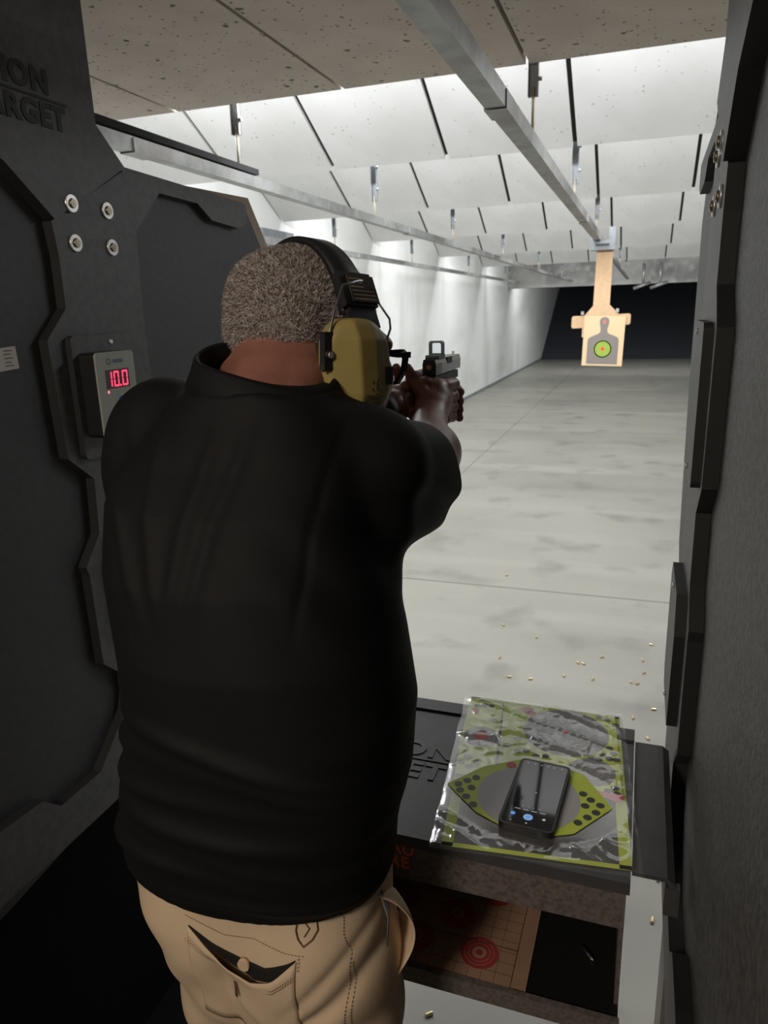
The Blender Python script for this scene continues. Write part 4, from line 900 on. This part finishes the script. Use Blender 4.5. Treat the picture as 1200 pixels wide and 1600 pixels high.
bm = bmesh.new(); prism(bm, [(-0.0115, -0.014), (0.0115, -0.014), (0.0120, 0.004), (0.0100, 0.0135), (-0.0100, 0.0135), (-0.0120, 0.004)], lambda u, v_, d: Vector((u, d, v_)), 0.0, 0.004); bp = obj('rear_plate', bm, M['gblk'], p, bevel=0.0008)
bm = bmesh.new(); fr3 = lambda u, v_, d: Vector((u, -0.0003 - d, v_)); disc(bm, (0, 0.0, 0), 0.0050, fr3, 20); disc(bm, (0, 0, 0.0002), 0.0042, fr3, 20, mi=1, r0=0.0036); obj('plate_emblem', bm, [mat('gold_emblem', (0.55, 0.36, 0.18), 0.4), M['gblk']], bp)
bm = bmesh.new(); prism(bm, [(0.0, -0.016), (0.165, -0.016), (0.165, -0.030), (0.075, -0.034), (0.05, -0.034), (0.045, -0.062), (0.03, -0.122), (-0.022, -0.118), (-0.006, -0.060), (-0.004, -0.036), (-0.016, -0.024), (-0.014, -0.018)], lambda u, v_, d: Vector((d, u, v_)), -0.0125, 0.0125); obj('frame', bm, M['gblk'], p, bevel=0.002)
bm = bmesh.new(); tube(bm, [(0, 0.048, -0.034), (0, 0.050, -0.054), (0, 0.066, -0.060), (0, 0.084, -0.054), (0, 0.088, -0.034)], 0.0028); tube(bm, [(0, 0.062, -0.033), (0, 0.066, -0.042), (0, 0.062, -0.052)], 0.0022); obj('trigger_guard', bm, M['gblk'], p, smooth=True)
bm = bmesh.new(); box(bm, (-0.0018, 0.172, 0.0125), (0.0018, 0.178, 0.0185)); obj('front_sight', bm, M['slide'], p)
bm = bmesh.new(); box(bm, (-0.010, 0.012, 0.0125), (0.010, 0.020, 0.0165)); obj('rear_sight', bm, M['gblk'], p)
sg = empty('sight', (0, 0, 0)); bpy.data.objects.remove(sg)
bm = bmesh.new(); box(bm, (-0.0125, 0.022, 0.0125), (0.0125, 0.066, 0.0195))
a_out = [(-0.0130, 0.0185), (0.0130, 0.0185), (0.0130, 0.040), (0.0105, 0.0435), (-0.0105, 0.0435), (-0.0130, 0.040)]; a_in = [(-0.0100, 0.0215), (0.0100, 0.0215), (0.0100, 0.0375), (0.0080, 0.0400), (-0.0080, 0.0400), (-0.0100, 0.0375)]
A, Bv, C, D = [[bm.verts.new((u, y_, v_)) for u, v_ in L0] for L0, y_ in ((a_out, 0.046), (a_in, 0.046), (a_out, 0.060), (a_in, 0.060))]
for i in range(6):
    j = (i + 1) % 6
    for q in ((A[i], A[j], Bv[j], Bv[i]), (C[i], D[i], D[j], C[j]), (A[i], C[i], C[j], A[j]), (Bv[i], Bv[j], D[j], D[i])): bm.faces.new(q)
rs = obj('reflex_sight', bm, mat('grey_green_housing', (0.10, 0.16, 0.155), 0.45), p)
bm = bmesh.new(); box(bm, (-0.0101, 0.052, 0.0210), (0.0101, 0.0535, 0.0402)); obj('sight_lens', bm, mat('sight_glass', (0.92, 0.97, 1.0), 0.02, trans=1.0, ior=1.05), rs)

# ------------------------------------------------------------------ target pack on the bench
M['fluo'] = mat('fluorescent_yellow_green', (0.58, 0.70, 0.06), 0.55); M['tgrey'] = mat('grey_target_face', (0.20, 0.20, 0.21), 0.5); M['tline'] = mat('pale_ring_line', (0.42, 0.44, 0.36), 0.6); M['tred'] = mat('red_print', (0.62, 0.07, 0.06), 0.55); M['dot'] = mat('black_dot', (0.022, 0.023, 0.022), 0.5); M['lgrey'] = mat('light_grey_print', (0.40, 0.39, 0.40), 0.4)
PM = [M['fluo'], M['tgrey'], M['tline'], M['tred'], M['dot'], M['lgrey'], mat('white_backing', (0.62, 0.62, 0.60), 0.6)]
Z0 = 0.9692
flat = lambda u, v_, d: Vector((u, v_, d))
def target_sheet(name, corners, z, label, circles=(), dots=(), reds=(), dr=0.0062, group='splatter target sheets'):
    cx = sum(c[0] for c in corners) / len(corners); cy = sum(c[1] for c in corners) / len(corners)
    p = empty(name, (cx, cy, z)); L_ = lambda c: (c[0] - cx, c[1] - cy)
    bm = bmesh.new(); prism(bm, [L_(c) for c in corners], flat, 0, 0.0006); obj('sheet', bm, M['fluo'], p)
    for (c, r, rings, ctr, mi) in circles:
        x, y = L_(c); bm = bmesh.new(); disc(bm, (x, y, 0.0008), r, mi=mi, n=64)
        for q in rings: disc(bm, (x, y, 0.00095), r * q, mi=2, r0=r * q - 0.0007, n=64)
        if ctr: disc(bm, (x, y, 0.0011), ctr, mi=3, n=24)
        obj('target_circle', bm, PM, p)
    for c in dots:
        bm = bmesh.new(); disc(bm, (*L_(c), 0.0010), dr, n=22, mi=0); obj('repair_dot', bm, M['dot'], p)
    for c, r in reds:
        bm = bmesh.new(); disc(bm, (*L_(c), 0.0010), r, n=24); obj('red_spot', bm, M['tred'], p)
    tag(p, label, 'target sheet', group); return p
p = empty('target_backing', (-0.115, 1.02, 0.9652)); bm = bmesh.new(); prism(bm, [(-0.155, 0.205), (0.114, 0.208), (0.143, -0.172), (-0.108, -0.20)], flat, 0, 0.0012); obj('sheet', bm, [mat('dark_grey_card', (0.06, 0.06, 0.062), 0.35)], p)
bm = bmesh.new(); E1, E2, E3, E4 = (-0.155, 0.205), (0.114, 0.208), (0.143, -0.172), (-0.108, -0.20)
for (a, b, w0) in ((E1, E2, 0.006), (E2, E3, 0.016), (E3, E4, 0.008), (E4, E1, 0.016)):
    d_ = Vector((b[0] - a[0], b[1] - a[1])); n_ = Vector((d_.y, -d_.x)).normalized() * w0
    prism(bm, [a, b, (b[0] + n_.x, b[1] + n_.y), (a[0] + n_.x, a[1] + n_.y)], flat, 0.0012, 0.0016)
obj('green_border', bm, M['fluo'], p); tag(p, 'dark card with bright green border at the bottom of the bagged target pack', 'card')
# big target, upper right
target_sheet('target_sheet', [(-0.205, 1.215), (-0.008, 1.222), (0.012, 0.985), (-0.10, 0.99), (-0.18, 1.02)], Z0 + 0.0006, 'green target sheet with large grey ringed circle in the upper right of the bag',
    [((-0.087, 1.146), 0.072, (0.78, 0.6, 0.42, 0.26), 0.006, 1), ((-0.036, 1.044), 0.036, (0.75, 0.5, 0.3), 0.0, 1)],
    [(-0.013, 1.117), (-0.006, 1.104), (-0.012, 1.087), (-0.023, 1.095), (-0.001, 1.087), (-0.021, 1.206), (-0.006, 1.192), (-0.035, 1.211), (-0.177, 1.079), (-0.163, 1.103), (-0.143, 1.072), (-0.158, 1.066), (-0.126, 1.060), (-0.111, 1.066), (0.000, 1.012), (0.003, 0.999), (-0.010, 1.002), (-0.040, 1.084), (-0.028, 1.080)], [((-0.161, 1.200), 0.011), ((-0.152, 1.190), 0.009)])
target_sheet('target_sheet', [(-0.268, 1.205), (-0.208, 1.214), (-0.186, 1.02), (-0.20, 0.985), (-0.242, 0.98), (-0.256, 1.08)], Z0, 'green target sheet with red centred grey circle along the left of the bag',
    [((-0.222, 1.092), 0.031, (0.7,), 0.0, 1)],
    [(-0.233, 1.03), (-0.214, 1.018), (-0.239, 1.01), (-0.225, 1.003), (-0.25, 1.19), (-0.238, 1.197), (-0.226, 1.196), (-0.212, 1.150)], [((-0.224, 1.094), 0.0125), ((-0.252, 1.172), 0.008)])
# light strip with red wedge near the right edge
bm = bmesh.new(); poly(bm, [(-0.030, 0.998, Z0 + 0.0021), (0.016, 0.996, Z0 + 0.0021), (0.008, 0.976, Z0 + 0.0021), (-0.012, 0.984, Z0 + 0.0021)])
tag(obj('warning_label', bm, M['tred']), 'small red wedge-shaped label inside the bag right of the phone', 'label')
# loose hexagonal sheet on top
ZH = Z0 + 0.0042
target_sheet('loose_target_sheet', [(-0.246, 0.945), (-0.200, 1.005), (-0.150, 1.038), (-0.10, 1.045), (-0.048, 1.028), (-0.002, 0.958), (-0.050, 0.888), (-0.084, 0.872), (-0.14, 0.871), (-0.190, 0.893)], ZH, 'yellow green target sheet with pale grey circle and black dots, under the phone',
    [((-0.122, 0.948), 0.0755, (), 0.0, 5)], [(-0.206, 0.972), (-0.218, 0.961), (-0.229, 0.949), (-0.208, 0.946), (-0.223, 0.935), (-0.211, 0.923), (-0.197, 0.908), (-0.045, 0.979), (-0.033, 0.968), (-0.040, 0.952), (-0.019, 0.959), (-0.024, 0.941), (-0.035, 0.927), (-0.047, 0.912)], [((-0.159, 1.020), 0.008)])
# clear bag: wrinkled film over the sheets
p = empty('plastic_bag', (-0.12, 1.02, Z0)); tag(p, 'clear crinkled plastic bag around the green target sheets on the bench', 'bag')
from mathutils import noise as mn
NB = 90; bm = bmesh.new(); g = []
c00, c10, c11, c01 = Vector((-0.236, 0.806)), Vector((0.042, 0.833)), Vector((0.004, 1.232)), Vector((-0.280, 1.222))
for i in range(NB + 1):
    row = []
    for j in range(NB + 1):
        u, t = i / NB, j / NB
        q = c00.lerp(c10, u).lerp(c01.lerp(c11, u), t)
        n1 = mn.noise(Vector((q.x * 9 + q.y * 22, q.y * 7 - q.x * 5, 0.3))); n2 = mn.noise(Vector((q.x * 38 - q.y * 16, q.y * 22 + q.x * 20, 2.3))); n3 = mn.noise(Vector((q.x * 90, q.y * 90, 5)))
        ed = min(u, 1 - u, t, 1 - t)
        z = 0.0022 + 0.0040 * sm(0, 1, np.array(max(0, 1 - abs(n1) * 7))).item() + 0.0016 * max(0, 1 - abs(n2) * 6) + 0.0006 * n3 + 0.002 * n1
        # pressed flat under the loose sheet and phone
        z *= sm(0.0, 0.05, np.array(ed)).item() * 0.85 + 0.15
        if ((q.x + 0.122) / 0.135) ** 2 + ((q.y - 0.955) / 0.10) ** 2 < 1.1: z = min(z, 0.0016)
        wob = 0.004 * mn.noise(Vector((t * 9, u * 9, 8)))
        row.append(bm.verts.new((q.x + wob + 0.12, q.y + wob - 1.02, z + 0.0016)))
    g.append(row)
for i in range(NB):
    for j in range(NB): bm.faces.new((g[i][j], g[i + 1][j], g[i + 1][j + 1], g[i][j + 1]))
def film():
    m = bpy.data.materials.new('clear_film'); m.use_nodes = True; nt = m.node_tree; N = nt.nodes; L = nt.links; N.clear()
    o = N.new('ShaderNodeOutputMaterial'); t = N.new('ShaderNodeBsdfTransparent'); gl = N.new('ShaderNodeBsdfGlossy'); gl.inputs['Roughness'].default_value = 0.16
    df = N.new('ShaderNodeBsdfDiffuse'); df.inputs[0].default_value = (0.8, 0.82, 0.82, 1)
    fz = N.new('ShaderNodeFresnel'); fz.inputs[0].default_value = 1.28; mx = N.new('ShaderNodeMixShader'); m2 = N.new('ShaderNodeMixShader'); m2.inputs[0].default_value = 0.06
    L.new(t.outputs[0], m2.inputs[1]); L.new(df.outputs[0], m2.inputs[2]); hf = N.new('ShaderNodeMath'); hf.operation = 'MULTIPLY'; hf.inputs[1].default_value = 0.20; L.new(fz.outputs[0], hf.inputs[0]); L.new(hf.outputs[0], mx.inputs[0]); L.new(m2.outputs[0], mx.inputs[1]); L.new(gl.outputs[0], mx.inputs[2]); L.new(mx.outputs[0], o.inputs[0]); return m
M['film'] = film()
obj('film', bm, M['film'], p, smooth=True)

# ------------------------------------------------------------------ phone
PA = math.atan2(1.036 - 0.868, -0.073 + 0.085) - math.pi / 2
p = empty('smartphone', (-0.1105, 0.9475, ZH + 0.0012), (0, 0, PA + 0.01)); tag(p, 'black smartphone in a rugged case, camera screen lit, lying on the targets', 'smartphone')
bm = bmesh.new(); prism(bm, rrp(-0.039, 0.039, -0.080, 0.081, 0.009), lambda u, v_, d: Vector((u, v_, d)), 0, 0.0095); obj('case', bm, mat('black_rubber_case', (0.012, 0.012, 0.013), 0.5), p, bevel=0.0018)
bm = bmesh.new(); prism(bm, rrp(-0.0350, 0.0350, -0.0755, 0.0765, 0.006), lambda u, v_, d: Vector((u, v_, d)), 0.0096, 0.0099); sc = obj('screen', bm, mat('phone_glass', (0.006, 0.008, 0.010), 0.04, spec=0.6), p)
M['ui'] = mat('screen_icons', (0.1, 0.25, 0.5), 0.3, emit=((0.12, 0.36, 1.0), 0.5)); M['uiw'] = mat('screen_text', (0.5, 0.5, 0.5), 0.3, emit=((0.7, 0.8, 0.9), 0.25))
zt = 0.0101
bm = bmesh.new(); disc(bm, (0, -0.058, zt), 0.0068, n=28, mi=0); disc(bm, (0, -0.058, zt + 0.0001), 0.0055, n=28, mi=1, r0=0.004); disc(bm, (-0.022, -0.056, zt), 0.0035, n=18, mi=0)
obj('shutter_button', bm, [M['ui'], M['uiw']], sc)
bm = bmesh.new()
for x in (-0.026, -0.015, -0.005, 0.005, 0.015, 0.026): disc(bm, (x, 0.070, zt), 0.0012, n=10)
for x in (-0.018, -0.006, 0.006, 0.018): box(bm, (x - 0.004, -0.044, zt - 0.0001), (x + 0.004, -0.0428, zt))
for x in (-0.012, -0.004, 0.004, 0.012): disc(bm, (x, -0.036, zt), 0.0008, n=8)
disc(bm, (0.022, -0.056, zt), 0.003, n=4); disc(bm, (0.0, 0.0, zt), 0.0012, n=10); disc(bm, (-0.022, -0.071, zt), 0.0014, n=3); disc(bm, (0, -0.071, zt), 0.0014, n=12)
tag(obj('screen_icons', bm, M['uiw'], sc), kind='stuff')

# ------------------------------------------------------------------ cardboard targets on the lower shelf
M['kraft'] = mat('kraft_cardboard', (0.33, 0.20, 0.13), 0.8, noise=(8, (0.29, 0.175, 0.11), 0.4, 0.7)); M['bull'] = mat('dark_red_rings', (0.30, 0.03, 0.035), 0.7); M['grid'] = mat('grid_line', (0.12, 0.05, 0.035), 0.8)
p = empty('paper_target', (-0.30, 0.93, 0.7535), (0, 0, math.radians(-1.0))); tag(p, 'brown grid paper target with dark red bullseyes on the shelf under the bench', 'paper target')
bm = B(((-0.24, -0.118, 0), (0.178, 0.150, 0.0015))); obj('sheet', bm, M['kraft'], p)
bm = bmesh.new()
for k in range(21): x = -0.236 + 0.0195 * k; box(bm, (x, -0.118, 0.0014), (x + 0.0007, 0.150, 0.0017))
for k in range(14): y = -0.112 + 0.0195 * k; box(bm, (-0.24, y, 0.0014), (0.178, y + 0.0007, 0.0017))
obj('printed_grid', bm, M['grid'], p)
for x, y in ((0.076, -0.006), (0.125, -0.067), (0.026, -0.066), (-0.022, -0.003), (0.127, 0.056), (0.023, 0.059), (-0.09, -0.06), (-0.13, 0.0), (-0.08, 0.06), (-0.19, -0.06)):
    bm = bmesh.new(); disc(bm, (x, y, 0.0020), 0.0285, n=40); disc(bm, (x, y, 0.0022), 0.0225, n=40, mi=1, r0=0.0215); disc(bm, (x, y, 0.0022), 0.0165, n=40, mi=1, r0=0.0155); disc(bm, (x, y, 0.0022), 0.0105, n=30, mi=1, r0=0.0055); obj('bullseye', bm, [M['bull'], M['kraft']], p)
bm = bmesh.new(); box(bm, (-0.24, -0.048, 0.0018), (0.178, -0.0465, 0.0024)); obj('fold_crease', bm, M['grid'], p)
p = empty('cardboard_sheet', (-0.30, 0.93, 0.7505), (0, 0, math.radians(-1.0))); tag(p, 'plain brown cardboard sheet under the grid target on the shelf', 'cardboard'); bm = B(((-0.25, -0.120, 0), (0.20, 0.153, 0.0025))); obj('sheet', bm, M['kraft'], p)
p = empty('pen', (-0.024, 0.91, 0.7535), (0, 0, math.radians(-50))); tag(p, 'small black and silver pen lying on the dark shelf', 'pen'); bm = bmesh.new(); cyl(bm, (-0.014, 0, 0), (0.009, 0, 0), 0.003, n=10); obj('barrel', bm, M['blk'], p); bm = bmesh.new(); cyl(bm, (0.009, 0, 0), (0.014, 0, 0), 0.0026, 0.001, n=10); obj('tip', bm, M['chrome'], p)

# ------------------------------------------------------------------ spent casings on the floor
def casing(x, y, rz, label, group=None, s=1.0):
    bm = bmesh.new(); L0 = 0.019 * s; r = 0.0049 * s
    cyl(bm, (-L0 / 2, 0, r), (L0 / 2, 0, r), r, n=12, caps=False); cyl(bm, (-L0 / 2, 0, r), (-L0 / 2 + 0.001, 0, r), r, n=12); cyl(bm, (-L0 / 2 + 0.002, 0, r), (L0 / 2 - 0.0005, 0, r), r * 0.88, n=12)
    o = obj('shell_casing', bm, M['brass']); o.location = (x, y, 0); o.rotation_euler = (0, 0, rz); tag(o, label, 'shell casing', group); return o
casing(0.122, 1.812, 1.45, 'brass shell casing on the floor right of the bench, nearest the partition foot')
casing(0.139, 1.981, 1.6, 'brass shell casing on the floor right of the bench, just past the bracket')
casing(-0.400, 1.346, 0.7, 'brass shell casing on the floor below the shelf beside the trousers')
c0_ = casing(-0.72, 3.18, 0.4, 'small brass shell casing scattered on the concrete floor beyond the bench', 'spent casings on the range floor')
ORD = ['', 'second ', 'third ', 'fourth ', 'fifth ', 'sixth ', 'seventh ', 'eighth ', 'ninth ', 'tenth ', 'eleventh ', 'twelfth ', 'thirteenth ', 'fourteenth ', 'fifteenth ', 'sixteenth ', 'seventeenth ', 'eighteenth ', 'nineteenth ', 'twentieth ']
spots_ = sorted([(-0.752, 4.45), (-0.634, 3.677), (-0.582, 3.289), (-0.504, 3.108), (-0.209, 3.339), (-0.184, 3.337), (0.129, 3.642), (0.089, 3.447), (0.095, 3.318), (0.039, 3.211), (0.066, 3.205), (0.053, 2.897), (0.111, 2.754), (0.189, 2.788), (0.135, 2.991), (-0.101, 3.433), (-0.44, 3.572), (-0.129, 3.191), (-0.406, 3.113), (-0.261, 3.187)], key=lambda q: q[1])
for k, (x, y) in enumerate(spots_):
    o = c0_ if k == 0 else c0_.copy()
    if k: COL.objects.link(o)
    o.location = (x, y, 0); o.rotation_euler = (0, 0, random.uniform(0, 3.1))
    o['label'] = f'small brass shell casing on the floor beyond the bench, {ORD[k]}nearest of twenty'
